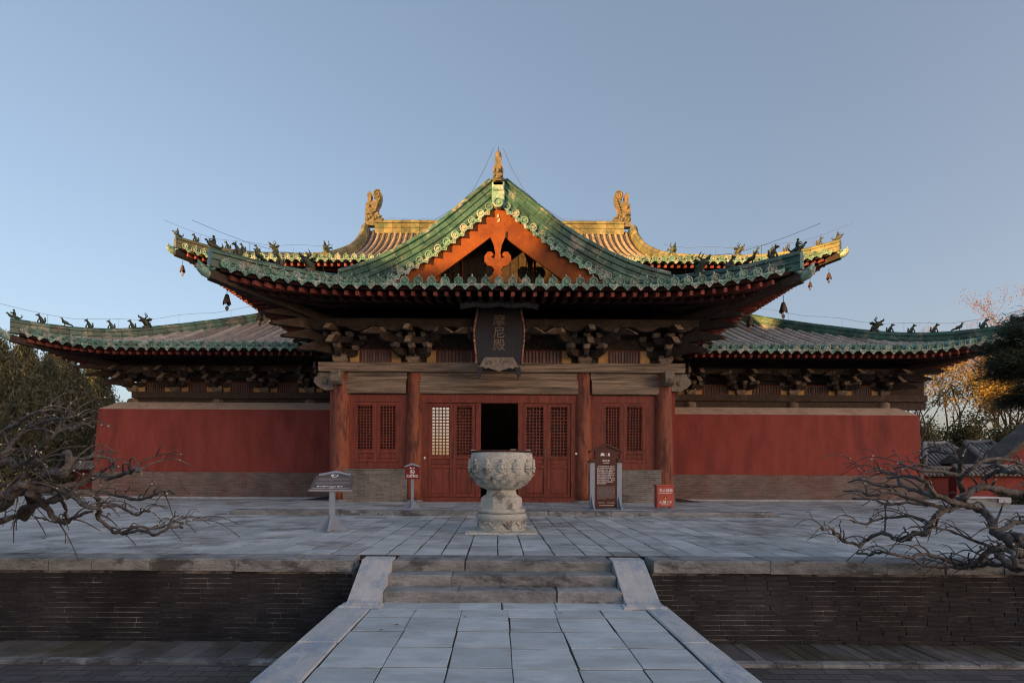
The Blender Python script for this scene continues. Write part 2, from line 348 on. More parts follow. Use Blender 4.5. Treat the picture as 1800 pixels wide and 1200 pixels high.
# mossy paver strip at the foot of the walls
mb = MB(); mb.box(-24, -1.95, 6.45, 7.22, -1.095, -1.075); mb.box(2.12, 24, 6.45, 7.22, -1.095, -1.075); strip = structure('paver_strip', mb, M_['moss'])
for x0, x1 in ((-8, -1.97), (2.14, 8)):
    x = x0
    while x < x1-.05:
        w = min(rnd.uniform(.14, .17)*rnd.choice((1,1,2)), x1-x); m = MB(); m.slab(x+.003, x+w-.003, 6.56, 7.2, -1.08, -1.058+rnd.uniform(-.004,.004), c=.008, j=.004); part('paver', m, M_['moss'], strip); x += w
    x = x0
    while x < x1-.05:
        w = min(rnd.uniform(.5, .8), x1-x); m = MB(); m.slab(x+.003, x+w-.003, 6.43, 6.555, -1.10, -1.055+rnd.uniform(-.004,.004), c=.008, j=.004); part('edge_stone', m, M_['coping'], strip); x += w
# raised path with kerbs
mb = MB(); mb.box(-1.74, 1.88, -12, 6.57, -1.09, -.4055); path = structure('path', mb, M_['joint'])
for c in range(6):
    x0 = -1.41 + c*.515; y = 6.25; k = 0
    while y > -3:
        d = .51 + rnd.uniform(-.01,.01); 
        if k == 0: d = .33
        m = MB(); m.slab(x0+.006+rnd.uniform(-.005,.006), x0+.508, y-d+.010, y-.010, -.405, -.40+rnd.uniform(-.001,.0025), c=.003, j=.006, tilt=.0015); part('paving_slab', m, M_['slab'], path); y -= d; k += 1
x = -1.33
for w in (.9, .5, .62, .85):
    m = MB(); m.slab(x+.004, x+w-.004, 6.262, 6.60, -.405, -.399, c=.01, j=.01); part('paving_slab', m, M_['slab'], path); x += w
for xa, xb in ((-1.80, -1.415), (1.69, 1.97)):
    y = 6.42
    while y > -3:
        d = rnd.uniform(1.0, 1.7); m = MB(); m.slab(xa, xb, y-d+.004, y-.004, -.56, -.392, c=.014, j=.012); part('kerb_stone', m, M_['kerb'], path); y -= d
# steps
steps = thing('stone_steps', 'three worn stone steps with sloping side ramps up to the terrace', 'steps', (.08, 6.9, -.4))
for k, (yf, js) in enumerate(((6.58, (-1.33, -.45, .72, 1.49)), (6.88, (-1.33, -.55, .86, 1.49)), (7.18, (-1.33, -.40, 1.49)))):
    for a, b in zip(js, js[1:]):
        z = -.4 + .133*k; m = MB(); m.slab(a+.003, b-.003, yf+rnd.uniform(-.008,.008), yf+(.5 if k == 2 else .42), z-.04, z+.133+rnd.uniform(-.003,.004), c=.014, j=.008); part('step_stone', m, M_['coping'] if k < 3 else M_['kerb'], steps)
for xa, xb in ((-1.72, -1.335), (1.495, 1.90)):
    m = MB(); poly = [(6.36,-.41),(6.36,-.365),(6.46,-.35),(7.17,.012),(7.40,.016),(7.40,-.41)]
    m.prism(poly, xa, xb, 'x'); part('side_ramp', m, M_['kerb'], steps)
    m = MB(); m.slab(min(xa-.05,xb-.33), xb+.03, 6.28, 6.47, -.44, -.375, c=.01); part('foot_stone', m, M_['kerb'], steps)

# ------------------------------------------------------------------ the hall
hall = thing('temple_hall', 'red walled timber temple hall with green edged grey tile roofs and gabled porch', 'temple hall', (.1, 18.7, 0))
def pchip(xs, ys):
    xs, ys = np.array(xs, float), np.array(ys, float); h = np.diff(xs); d = np.diff(ys)/h; m = np.zeros(len(xs))
    m[0], m[-1] = d[0], d[-1]
    for i in range(1, len(xs)-1): m[i] = 0 if d[i-1]*d[i] <= 0 else 2*d[i-1]*d[i]/(d[i-1]+d[i])
    def f(t):
        if t <= xs[0]: return float(ys[0] + d[0]*(t-xs[0]))
        if t >= xs[-1]: return float(ys[-1] + d[-1]*(t-xs[-1]))
        i = int(np.searchsorted(xs, t) - 1); i = max(0, min(i, len(h)-1)); u = (t-xs[i])/h[i]
        return float((1+2*u)*(1-u)**2*ys[i] + u*(1-u)**2*h[i]*m[i] + u*u*(3-2*u)*ys[i+1] + u*u*(u-1)*h[i]*m[i+1])
    return f
class Slope:
    """one roof plane: s along the eave, t horizontally up the slope from the eave"""
    def __init__(s, frm, s0, s1, zp, L, Lc, flare, Td, tmax):
        s.frm, s.s0, s.s1, s.zp, s.L, s.Lc, s.fl, s.Td, s.tmax = frm, s0, s1, zp, L, Lc, flare, Td, tmax
    def a(s, q):
        e = min(q - s.s0, s.s1 - q); return max(0., min(1., (s.Lc - e)/s.Lc))
    def t0(s, q): return -s.fl * s.a(q)**2.5
    def pos(s, q, t):
        z = s.zp(max(t, 0)) + s.L * s.a(q)**2.0 * max(0, 1 - max(t,0)/s.Td)
        return V(s.frm(q, t, z))
    def fr(s, q, t, yaw=0):
        o = s.pos(q, t); X = (s.pos(q+.05, t + s.t0(q+.05) - s.t0(q)) - s.pos(q-.05, t + s.t0(q-.05) - s.t0(q))).normalized()
        Y = (s.pos(q, t+.3) - o).normalized()
        if X.cross(Y).z < 0: X = -X
        Z = X.cross(Y).normalized(); Y = Z.cross(X).normalized()
        M = frame(o, X, Y, Z)
        return M @ Matrix.Rotation(yaw, 4, 'Z') if yaw else M
# shared small meshes (local: x along the eave, y up the slope, z out of the roof)
def disc_mesh():
    m = MB(); n = 18
    prof = [(0,-.012),(.045,-.020),(.055,-.0),(.090,-.0),(.098,-.026),(.128,-.026),(.130,.02),(.112,.34)]
    vs = []
    for rr, yy in prof:
        for k in range(n):
            A = 2*math.pi*k/n; vs.append((max(rr,.002)*math.cos(A), yy, .045 + max(rr,.002)*math.sin(A)))
    m.add(vs, [(i*n+k,(i+1)*n+k,(i+1)*n+(k+1)%n,i*n+(k+1)%n) for i in range(len(prof)-1) for k in range(n)])
    m.tube([(0,.13,.15),(0,.135,.22),(0,.14,.25)], [.02,.024,.01], 6)
    return m
def drip_mesh():
    m = MB(); out = []
    for k in range(9):
        q = -1 + k/4; out.append((q*.125, -.02 + .0*abs(q), .035*q*q - .02))
    low = [(-.14,-.04,-.04),(-.115,-.055,-.10),(-.08,-.06,-.115),(-.05,-.067,-.15),(0,-.078,-.20),(.05,-.067,-.15),(.08,-.06,-.115),(.115,-.055,-.10),(.14,-.04,-.04)]
    n = 9; th = .022
    vs = out + low + [(a,b+th,c) for a,b,c in out] + [(a,b+th,c) for a,b,c in low]
    fs = [(i,i+n,i+n+1,i+1) for i in range(n-1)] + [(2*n+i,2*n+i+1,3*n+i+1,3*n+i) for i in range(n-1)]
    fs += [(n+i, 3*n+i, 3*n+i+1, n+i+1) for i in range(n-1)]
    m.add(vs, fs)
    vs = []; 
    for yy in (-.02, .3):
        for k in range(9):
            q = -1 + k/4; vs.append((q*.125, yy, .035*q*q - .02))
    m.add(vs, [(i,i+1,9+i+1,9+i) for i in range(8)])
    for (cx,cz) in ((0,-.11),(-.06,-.07),(.06,-.07)): m.ball((cx,-.062,cz),(.026,.014,.022),6,4)
    return m
ME_disc = disc_mesh().mesh('round_eave_tile', M_['disc']); ME_drip = drip_mesh().mesh('drip_tile', M_['disc'])
_m = MB(); _m.box(-.052,.052,.085,1.5,-.355,-.235); ME_fly = _m.mesh('square_rafter', M_['rafter'])
_m = MB(); _m.tube([(0,.72,-.43),(0,3.2,-.43)], .066, 10); ME_raf = _m.mesh('round_rafter', M_['rafterd'])
def eave_pieces(sl, parent, sp, q0, q1, single, rsp=.31, tmin=-1, skip=None):
    jd, jp, jf, jr = MB(), MB(), MB(), MB()
    def put(me, j, nm, M):
        if single: link(nm, me, parent, M)
        else:
            src = {'round_eave_tile': disc_mesh, 'drip_tile': drip_mesh}.get(nm); st = len(j.v)
            if src: d = src(); j.add(d.v, d.f)
            elif nm == 'square_rafter': j.box(-.052,.052,.085,1.5,-.355,-.235)
            else: j.tube([(0,.72,-.43),(0,3.2,-.43)], .066, 6)
            j.tf(M, st)
    q = q0
    while q <= q1 + 1e-6:
        if not (skip and skip(q)):
            put(ME_disc, jd, 'round_eave_tile', sl.fr(q, sl.t0(q)) @ Matrix.Rotation(rnd.uniform(-.04,.04),4,'Y'))
            if q + sp/2 <= q1: put(ME_drip, jp, 'drip_tile', sl.fr(q+sp/2, sl.t0(q+sp/2)))
        q += sp
    q = q0 + .1
    while q <= q1 - .1:
        if not (skip and skip(q)):
            e0, e1 = q - sl.s0, sl.s1 - q; yw = 0
            if e0 < 3.2: yw = -R(38)*(1-e0/3.2)
            elif e1 < 3.2: yw = R(38)*(1-e1/3.2)
            X = sl.fr(q, 0).col[0]; 
            if (sl.pos(q+.1,0)-sl.pos(q,0)).dot(V(X[:3])) < 0: yw = -yw
            M = sl.fr(q, sl.t0(q), yw); put(ME_fly, jf, 'square_rafter', M); put(ME_raf, jr, 'round_rafter', M)
        q += rsp
    if not single:
        for nm, j, mt in (('round_eave_tile', jd, 'disc'), ('drip_tile', jp, 'disc'), ('square_rafter', jf, 'rafter'), ('round_rafter', jr, 'rafterd')):
            if j.v: part(nm, j, M_[mt], parent, kind='stuff')
def eave_board(sl, parent, q0, q1, n=60):
    m = MB(); vs = []
    for i in range(n+1):
        q = q0 + (q1-q0)*i/n; Mx = sl.fr(q, sl.t0(q))
        for y, z in ((.09,-.195),(.09,-.075),(.16,-.07),(.16,-.195)): vs.append(Mx @ V((0,y,z)))
    m.add(vs, [(4*i+k,4*i+(k+1)%4,4*i+4+(k+1)%4,4*i+4+k) for i in range(n) for k in range(4)] + [(0,1,2,3),(4*n+3,4*n+2,4*n+1,4*n)])
    return part('eave_board', m, M_['rafterd'], parent)
def tile_row(m, sl, q, t0, t1, r=.105, seg=.34, n=6):
    L = t1 - t0; k = max(1, int(L/ (seg*.86))); vs = []; rings = 0
    for i in range(k):
        for f, rr in ((0., r), (.97, r*.84)):
            t = t0 + L*(i+f)/k; Mx = sl.fr(q, t)
            for j in range(n):
                A = math.pi*j/(n-1); vs.append(Mx @ V((rr*math.cos(A), 0, .0 + rr*1.1*math.sin(A))))
            rings += 1
    m.add(vs, [(i*n+j,(i+1)*n+j,(i+1)*n+j+1,i*n+j+1) for i in range(rings-1) for j in range(n-1)], True)
def deck(sl, t1f, nq=70, ntt=14, dz=0., q0=None, q1=None):
    m = MB(); vs = []; q0 = sl.s0 if q0 is None else q0; q1 = sl.s1 if q1 is None else q1
    for i in range(nq+1):
        q = q0 + (q1-q0)*i/nq; a, b = sl.t0(q)+.03, t1f(q)
        for j in range(ntt+1):
            p = sl.pos(q, a + (b-a)*(j/ntt)); vs.append((p.x, p.y, p.z+dz))
    m.add(vs, [(i*(ntt+1)+j,(i+1)*(ntt+1)+j,(i+1)*(ntt+1)+j+1,i*(ntt+1)+j+1) for i in range(nq) for j in range(ntt)], True)
    return m
RP = [(-.17,-.14),(.17,-.14),(.17,.06),(.20,.08),(.20,.13),(.145,.15),(.145,.25),(.19,.27),(.19,.32),(.10,.34),(.08,.40),(.04,.435),(-.04,.435),(-.08,.40),(-.10,.34),(-.19,.32),(-.19,.27),(-.145,.25),(-.145,.15),(-.20,.13),(-.20,.08),(-.17,.06)]
RP_low = [(-.17,-.14),(.17,-.14),(.17,.06),(.20,.08),(.20,.13),(-.20,.13),(-.20,.08),(-.17,.06)]
RP_high = [(-.145,.135),(.145,.135),(.145,.25),(.19,.27),(.19,.32),(.10,.34),(.08,.40),(.04,.435),(-.04,.435),(-.08,.40),(-.10,.34),(-.19,.32),(-.19,.27),(-.145,.25)]
def resample(pts, step):
    pts = [V(p) for p in pts]; d = [0]
    for a, b in zip(pts, pts[1:]): d.append(d[-1] + (b-a).length)
    n = max(1, round(d[-1]/step)); out = []
    for i in range(n+1):
        s = d[-1]*i/n; k = 0
        while k < len(pts)-2 and d[k+1] < s: k += 1
        f = (s-d[k])/max(1e-9, d[k+1]-d[k]); out.append(pts[k].lerp(pts[k+1], f))
    return out
def ridge(pts, parent, profs=(RP,), seg=.6, sc=1.0, mt='glaze', gap=.006):
    ps = resample(pts, seg)
    tans = [(ps[min(i+1,len(ps)-1)] - ps[max(i-1,0)]).normalized() for i in range(len(ps))]
    for i in range(len(ps)-1):
        for prof in profs:
            m = MB(); vs = []; n = len(prof); jx = rnd.uniform(-.006,.006); jz = rnd.uniform(-.005,.005)
            for p, t, g in ((ps[i], tans[i], gap), (ps[i+1], tans[i+1], -gap)):
                x = V((t.y, -t.x, 0)).normalized(); z = x.cross(t).normalized()
                if z.z < 0: z = -z
                for a, b in prof: vs.append(p + t*g + x*(a*sc+jx) + z*(b*sc+jz))
            m.add(vs, [(k,(k+1)%n,n+(k+1)%n,n+k) for k in range(n)] + [tuple(range(n-1,-1,-1)), tuple(range(n,2*n))])
            part('ridge_tile', m, M_[mt], parent)
def roof_figure_mesh(kind):
    m = MB()
    if kind == 'beast':      # seated guardian animal looking along -y
        m.tube([(0,.10,0),(0,.085,.10),(0,.03,.22),(0,-.02,.31)], [.075,.085,.07,.05], 8)
        m.ball((0,-.06,.355),(.052,.068,.055)); m.ball((0,-.125,.34),(.03,.04,.03))
        for s in (-1,1):
            m.tube([(s*.045,-.02,.2),(s*.05,-.075,.1),(s*.05,-.08,0)], [.034,.024,.028], 6)
            m.ball((s*.07,.07,.06),(.035,.075,.06)); m.tube([(s*.03,-.04,.39),(s*.045,-.02,.45)], [.02,.006], 5)
        m.tube([(0,.15,.04),(0,.2,.12),(0,.17,.24),(0,.2,.3)], [.03,.035,.035,.01], 6)
        m.box(-.07,.07,-.12,.16,-.06,.02)
    elif kind == 'bird':
        m.tube([(0,.16,.10),(0,.06,.17),(0,-.04,.2),(0,-.08,.30),(0,-.1,.36)], [.03,.08,.075,.035,.04], 8)
        m.tube([(0,-.12,.37),(0,-.18,.35)], [.022,.004], 5); m.tube([(0,.14,.12),(0,.26,.10),(0,.34,.03)], [.045,.04,.012], 6)
        for s in (-1,1): m.tube([(s*.03,0,.14),(s*.03,0,0)], .015, 5); m.ball((s*.07,.05,.17),(.02,.1,.05))
        m.box(-.06,.06,-.1,.14,-.06,.02)
    elif kind == 'rider':
        m.tube([(0,.2,.05),(0,.05,.1),(0,-.12,.12),(0,-.2,.2)], [.04,.07,.065,.04], 8); m.ball((0,-.23,.23),(.035,.05,.035))
        m.tube([(0,0,.12),(0,.02,.26),(0,.0,.34)], [.06,.055,.03], 8); m.ball((0,-.005,.39),.045)
        for s in (-1,1): m.tube([(s*.05,.02,.3),(s*.1,-.06,.26),(s*.05,-.12,.27)], [.025,.02,.018], 5); m.tube([(s*.05,-.05,.1),(s*.06,-.08,-.02)], .02, 5)
        m.tube([(0,.2,.05),(0,.28,.16),(0,.24,.24)], [.03,.025,.008], 5)
    else:                     # horned beast head that closes a ridge
        m.box(-.17,.17,-.08,.2,-.15,.1)
        m.tube([(0,.22,.05),(0,.1,.25),(0,-.03,.4),(0,-.2,.44)], [.15,.16,.14,.1], 9); m.tube([(0,-.15,.5),(0,-.28,.56),(0,-.30,.64)], [.06,.05,.02], 7)
        m.tube([(0,-.14,.36),(0,-.28,.33)], [.07,.03], 7)
        for s in (-1,1):
            m.tube([(s*.07,.0,.5),(s*.12,.10,.62),(s*.1,.04,.74),(s*.14,-.02,.8)], [.035,.03,.022,.006], 6); m.ball((s*.1,-.1,.48),.035,6,5)
            m.tube([(s*.1,.08,.42),(s*.2,.2,.5),(s*.22,.3,.46)], [.05,.05,.01], 6); m.tube([(s*.12,.12,.25),(s*.2,.25,.28)], [.05,.01], 6)
        m.tube([(0,.15,.42),(0,.3,.48),(0,.34,.58)], [.06,.05,.01], 6)
    return m
M_['figure'] = mat('mossy dark green glazed figure', (.02,.038,.026), (.06,.085,.055), (.11,.09,.05), 9, rough=.5, bump=.3, var=.3)
ME_fig = {k: roof_figure_mesh(k).mesh('roof_figure', M_['figure']) for k in ('beast','bird','rider','head')}
def figure(kind, parent, p, d, sc=1.0):
    sc *= .88
    d = V((d[0], d[1], 0)).normalized(); Y = -d; Z = V((0,0,1)); X = Y.cross(Z)
    return link('roof_figure', ME_fig[kind], parent, frame(p, X, Y, Z) @ Matrix.Scale(sc, 4))
def along(pts, s):
    pts = [V(p) for p in pts]
    for a, b in zip(pts, pts[1:]):
        L = (b-a).length
        if s <= L: return a.lerp(b, s/L)
        s -= L
    return pts[-1]
def corner_head(parent, p, d, sc=1.0):
    """glazed dragon-head cap on the end of the corner beam, d points outward"""
    d = V(d).normalized(); Y = -d; Z = V((0,0,1)); X = Y.cross(Z).normalized(); Z = X.cross(Y)
    m = MB(); m.tube([(0,.3,-.02),(0,.1,-.02),(0,-.08,0),(0,-.2,.06),(0,-.28,.15)], [.13,.15,.14,.10,.03], 9)
    m.tube([(0,-.1,.1),(0,-.22,.18),(0,-.26,.26)], [.09,.06,.015], 7); m.tube([(0,0,.14),(0,.08,.26),(0,.02,.34)], [.07,.045,.01], 6)
    for s in (-1,1): m.ball((s*.11,-.18,.08),.05,6,5); m.tube([(s*.12,.05,.05),(s*.2,.16,.12)], [.07,.01], 6)
    return part('corner_cap', m, M_['disc'], parent, frame(p, X, Y, Z) @ Matrix.Scale(sc, 4))
def hip_beam(parent, p_in, p_out, w=.15, h=.32):
    a, b = V(p_in), V(p_out); t = (b-a).normalized(); x = V((t.y,-t.x,0)).normalized(); m = MB(); vs = []
    for p in (a, b):
        for dx, dz in ((-w,-h),(w,-h),(w,-.08),(-w,-.08)): vs.append(p + x*dx + V((0,0,dz)))
    m.add(vs, [(0,1,2,3),(7,6,5,4),(0,4,5,1),(1,5,6,2),(2,6,7,3),(3,7,4,0)]); return part('corner_beam', m, M_['dark'], parent)

# --- skirt roof round the main hall ------------------------------------------------
XL, XR, YF, YB = -18.5, 19.7, 21.8, 54.2
z_s = pchip([0,2,4.2,6.4,7.8], [6.0,6.62,7.55,8.6,9.4])
SK = dict(zp=z_s, L=.5, Lc=4.0, flare=.3, Td=5, tmax=7.6)
sk = {'f': Slope(lambda q,t,z:(q,YF+t,z), XL, XR, **SK), 'b': Slope(lambda q,t,z:(q,YB-t,z), XL, XR, **SK),
      'l': Slope(lambda q,t,z:(XL+t,q,z), YF, YB, **SK), 'r': Slope(lambda q,t,z:(XR-t,q,z), YF, YB, **SK)}
def tri_top(sl, tm): return lambda q: min(tm, q - sl.s0, sl.s1 - q)
skirt = part('skirt_roof', deck(sk['f'], tri_top(sk['f'], 7.6)), M_['pan'], hall)
for k in 'lrb': part('tile_bed', deck(sk[k], tri_top(sk[k], 7.6)), M_['pan'], skirt)
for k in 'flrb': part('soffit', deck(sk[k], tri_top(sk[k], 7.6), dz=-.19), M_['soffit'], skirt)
def in_porch(q): return -7.2 < q < 7.6
def all_rows(sl, parent, sp, tm, single, skip=None, q0=None, q1=None, mt='grey', t1f=None):
    q = (sl.s0 if q0 is None else q0) + sp*.5; q1 = sl.s1 if q1 is None else q1; j = MB(); t1f = t1f or tri_top(sl, tm)
    while q < q1:
        t1 = t1f(q)
        if t1 - sl.t0(q) > .5 and not (skip and skip(q)):
            m = MB() if single else j
            tile_row(m, sl, q, sl.t0(q)+.28, t1)
            if single: part('tile_row', m, M_[mt], parent)
        q += sp
    if not single and j.v: part('tile_row', j, M_[mt], parent, kind='stuff')
SP = .40
all_rows(sk['f'], skirt, SP, 7.6, True, in_porch)
all_rows(sk['l'], skirt, SP, 7.6, False); all_rows(sk['r'], skirt, SP, 7.6, False)
eave_pieces(sk['f'], skirt, SP, XL+SP*.5, XR-SP*.5, True, skip=in_porch)
for k in 'lr': eave_pieces(sk[k], skirt, SP, YF+SP*.5, YB-SP*.5, False)
for k in 'flr': eave_board(sk[k], skirt, sk[k].s0+.05, sk[k].s1-.05)
def hip_path(slf, side, tm, up=0., ext=0.):
    pts = []
    for i in range(25):
        t = -slf.fl + (tm+slf.fl)*i/24
        q = slf.s0 + t if side < 0 else slf.s1 - t
        pts.append(slf.pos(q, t) + V((0,0,up)))
    return pts
def dress_hip(slf, side, tm, parent, figs, head_s, rider=True, seg=.6, profs=(RP,), spacing=.62, fsc=1., sc=1., mt='glaze'):
    hp = hip_path(slf, side, tm, .02); ridge(hp, parent, profs, seg, sc, mt)
    d = hp[0] - hp[3]
    for k in range(figs):
        p = along(hp, .12 + spacing*k) + V((0,0,.42*sc))
        figure('rider' if k == 0 and rider else ('bird' if k == 2 else 'beast'), parent, p, d, fsc)
    p = along(hp, head_s) + V((0,0,.40*sc)); figure('head', parent, p, d, fsc*.95)
    dd = V((d.x, d.y, 0)).normalized(); tip = hp[0]
    corner_head(parent, tip + dd*.06 + V((0,0,-.28)), (dd.x, dd.y, .12)); hip_beam(parent, tip - dd*3.6 + V((0,0,-.75)), tip + V((0,0,-.14)))
    return hp
HIP = {}
HIP['sl'] = dress_hip(sk['f'], -1, 7.6, skirt, 6, 4.55, spacing=.78)
HIP['sr'] = dress_hip(sk['f'], 1, 7.6, skirt, 6, 4.55, spacing=.78)
for k, sd in ((sk['b'], -1), (sk['b'], 1)): ridge(hip_path(k, sd, 7.6, .02), skirt, (RP,), 1.6)

# --- main upper roof ---------------------------------------------------------------
UL, UR, UF, UB, GL, GR = -14.5, 15.4, 25.7, 50.9, -9.3, 9.5
z_u = pchip([0,3.5,6.3,9.4,11.9,12.6], [10.95,12.05,13.3,14.95,16.75,17.6])
UK = dict(zp=z_u, L=.42, Lc=2.6, flare=.25, Td=4, tmax=12.6)
up = {'f': Slope(lambda q,t,z:(q,UF+t,z), UL, UR, **UK), 'b': Slope(lambda q,t,z:(q,UB-t,z), UL, UR, **UK),
      'l': Slope(lambda q,t,z:(UL+t,q,z), UF, UB, **UK), 'r': Slope(lambda q,t,z:(UR-t,q,z), UF, UB, **UK)}
tmL, tmR = GL-UL, UR-GR
def top_u(q): return 12.6 if GL <= q <= GR else min(q-UL, UR-q)
def deck_u(sl): # three strips so that the gable step stays sharp
    m = MB()
    for a, b, n in ((UL, GL-.001, 20), (GL, GR, 50), (GR+.001, UR, 20)):
        d = deck(sl, top_u, n, 16, q0=a, q1=b); m.add(d.v, d.f, True)
    return m
upper = part('main_roof', deck_u(up['f']), M_['pan'], hall)
part('tile_bed', deck_u(up['b']), M_['pan'], upper)
part('tile_bed', deck(up['l'], tri_top(up['l'], tmL)), M_['pan'], upper); part('tile_bed', deck(up['r'], tri_top(up['r'], tmR)), M_['pan'], upper)
for k in 'flrb':
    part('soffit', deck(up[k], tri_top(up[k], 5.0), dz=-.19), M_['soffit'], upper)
all_rows(up['f'], upper, .385, 0, True, t1f=top_u, mt='warmtile')
all_rows(up['l'], upper, .385, tmL, False); all_rows(up['r'], upper, .385, tmR, False)
eave_pieces(up['f'], upper, .385, UL+.19, UR-.19, True)
for k in 'lr': eave_pieces(up[k], upper, .385, UF+.19, UB-.19, False)
for k in 'flr': eave_board(up[k], upper, up[k].s0+.05, up[k].s1-.05)
HIP['ul'] = dress_hip(up['f'], -1, tmL+.1, upper, 6, 4.6, spacing=.72, mt='ochreglaze')
HIP['ur'] = dress_hip(up['f'], 1, tmR+.1, upper, 6, 4.6, spacing=.72, mt='ochreglaze')
for k, sd in ((up['b'], -1), (up['b'], 1)): ridge(hip_path(k, sd, tmL, .02), upper, (RP,), 1.6)
ridge([(GL+.9,38.3,17.58),(-3,38.3,17.58),(3,38.3,17.58),(GR-.9,38.3,17.58)], upper, (RP,), .6, 1.75, 'ochreglaze')
for gx, s in ((GL, -1), (GR, 1)):
    rake = [up['f'].pos(gx + (-s)*.25, 12.6 - (12.6-3.6)*i/20) + V((0,0,.05)) for i in range(21)]
    ridge(rake, upper, (RP,), .62, 1.15, 'ochreglaze')
    figure('head', upper, rake[-1] + V((0,.1,.30)), (0,-1), 1.2)
    rakeb = [up['b'].pos(gx + (-s)*.25, 12.6 - (12.6-3.6)*i/20) + V((0,0,.05)) for i in range(21)]
    ridge(rakeb, upper, (RP,), 1.6, 1.15)
    # gable wall and boards on the end
    m = MB(); x0 = gx - s*.9
    pts = [(UF+t, z_u(t)-.1) for t in np.linspace(4.6, 12.6, 12)] + [(UB-t, z_u(t)-.1) for t in np.linspace(12.6, 4.6, 12)]
    m.prism(pts, x0, x0+.1, 'x'); part('gable_wall', m, M_['dark'], upper)
    m = MB(); lo = [(a, b-.95) for a, b in pts][::-1]; m.prism(pts[:12]+[(p[0],p[1]) for p in pts[12:]]+lo, gx+s*.02, gx+s*.09, 'x'); part('barge_board', m, M_['orange'], upper)
# owl-tail ridge ornaments
OWL = [(-.55,-.1),(-.54,.55),(-.50,1.3),(-.36,1.40),(-.37,1.72),(-.42,1.82),(-.36,1.98),(-.23,2.05),(-.12,1.95),(-.09,1.78),(-.13,1.66),(-.14,1.42),(.0,1.42),(.13,1.52),(.20,1.62),(.06,1.66),(-.02,1.82),(.02,2.05),(.16,2.18),(.34,2.20),(.50,2.10),(.60,1.92),(.60,1.62),(.52,1.30),(.38,1.05),(.33,.85),(.38,.55),(.60,.42),(.72,.36),(.60,.20),(.55,-.1)]
def owl(parent, M, sx=1.):
    m = MB(); m.prism(OWL, -.2, .2, 'y')
    sp = []
    for i in range(22):
        A = 1.0 + i*.42; r = .27 - i*.0105; sp.append((.30+r*math.cos(A), 0, 1.88+r*math.sin(A)))
    for s in (-1,1):
        m.tube([(a, s*.2, c) for a,_,c in sp], [.055]*22, 6)
        m.ball((-.26, s*.2, 1.12), (.12,.08,.12)); m.ball((-.26, s*.27, 1.12), .05, 6, 5)
        for k in range(6): m.ball((-.38+.15*k, s*.2, .35+.09*(k%3)), (.12,.09,.16), 7, 5)
        for k in range(5): m.tube([(.05+.08*k, s*.2, .75+.17*k),(.2+.07*k, s*.26, .8+.18*k),(.28+.06*k, s*.2, .95+.2*k)], [.06,.06,.02], 6)
        m.tube([(-.5,s*.2,.6),(-.3,s*.25,.7),(-.1,s*.24,.6),(.1,s*.24,.75)], [.05,.07,.07,.04], 6)
        m.tube([(.33,s*.2,.5),(.5,s*.26,.45),(.66,s*.18,.5)], [.08,.07,.02], 6)
    return part('ridge_ornament', m, M_['figure2'], parent, M)
M_['figure2'] = mat('worn green and ochre glazed ornament', (.06,.08,.05), (.20,.17,.10), (.34,.20,.08), 4, rough=.5, bump=.5, var=.05, patch=.8)
owl(upper, T(GL+.75, 38.3, 18.0) @ Matrix.Diagonal((.98,1.1,1.08,1))); owl(upper, T(GR-.95, 38.3, 18.0) @ Matrix.Diagonal((.98,1.1,1.08,1)) @ Matrix.Scale(-1, 4, (1,0,0)))
# body under the upper roof
m = MB(); m.box(-11.6, 12.4, 29.2, 47.4, 8.3, 11.6); part('clerestory_wall', m, M_['dark'], hall)
m = MB(); m.box(-11.9, 12.7, 28.6, 28.95, 11.0, 11.3); m.box(-11.9,12.7,28.9,29.19,9.9,10.2); part('clerestory_beam', m, M_['dark'], hall)

# --- porch roof --------------------------------------------------------------------
PL, PR, PF, PB, PG = -7.85, 8.3, 15.9, 29.4, 18.05
kx, kz = [0,2.0,3.5,4.27,5.0,6.03,6.87,7.85], [6.52,7.02,7.42,7.74,8.12,8.78,9.47,10.3]
PKl = dict(zp=pchip(kx, kz), L=.42, Lc=4.2, flare=.25, Td=4, tmax=7.85)
PKr = dict(PKl, zp=pchip([a*8.3/7.85 for a in kx], kz))
po = {'f': Slope(lambda q,t,z:(q,PF+t,z), PL, PR, **PKl), 'l': Slope(lambda q,t,z:(PL+t,q,z), PF, PB+40, **PKl), 'r': Slope(lambda q,t,z:(PR-t,q,z), PF, PB+40, **PKr)}
porch = part('porch_roof', deck(po['f'], tri_top(po['f'], 3.4)), M_['pan'], hall)
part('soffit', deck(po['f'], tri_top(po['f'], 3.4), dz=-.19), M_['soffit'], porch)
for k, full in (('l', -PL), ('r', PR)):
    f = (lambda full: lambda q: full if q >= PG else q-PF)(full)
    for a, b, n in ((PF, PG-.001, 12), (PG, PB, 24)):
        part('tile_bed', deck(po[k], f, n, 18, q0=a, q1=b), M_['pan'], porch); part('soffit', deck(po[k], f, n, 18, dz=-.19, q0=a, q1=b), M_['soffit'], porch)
    all_rows(po[k], porch, .385, 0, False, q0=PF, q1=PB, mt='glaze', t1f=f)
    eave_pieces(po[k], porch, .385, PF+.19, 22.6, False); eave_board(po[k], porch, PF+.05, 24)
all_rows(po['f'], porch, .385, 2.6, True, mt='glaze'); eave_pieces(po['f'], porch, .385, PL+.19, PR-.19, True, rsp=.32); eave_board(po['f'], porch, PL+.05, PR-.05)
def porch_z(x): return PKl['zp'](x-PL) if x <= 0 else PKr['zp'](PR-x)
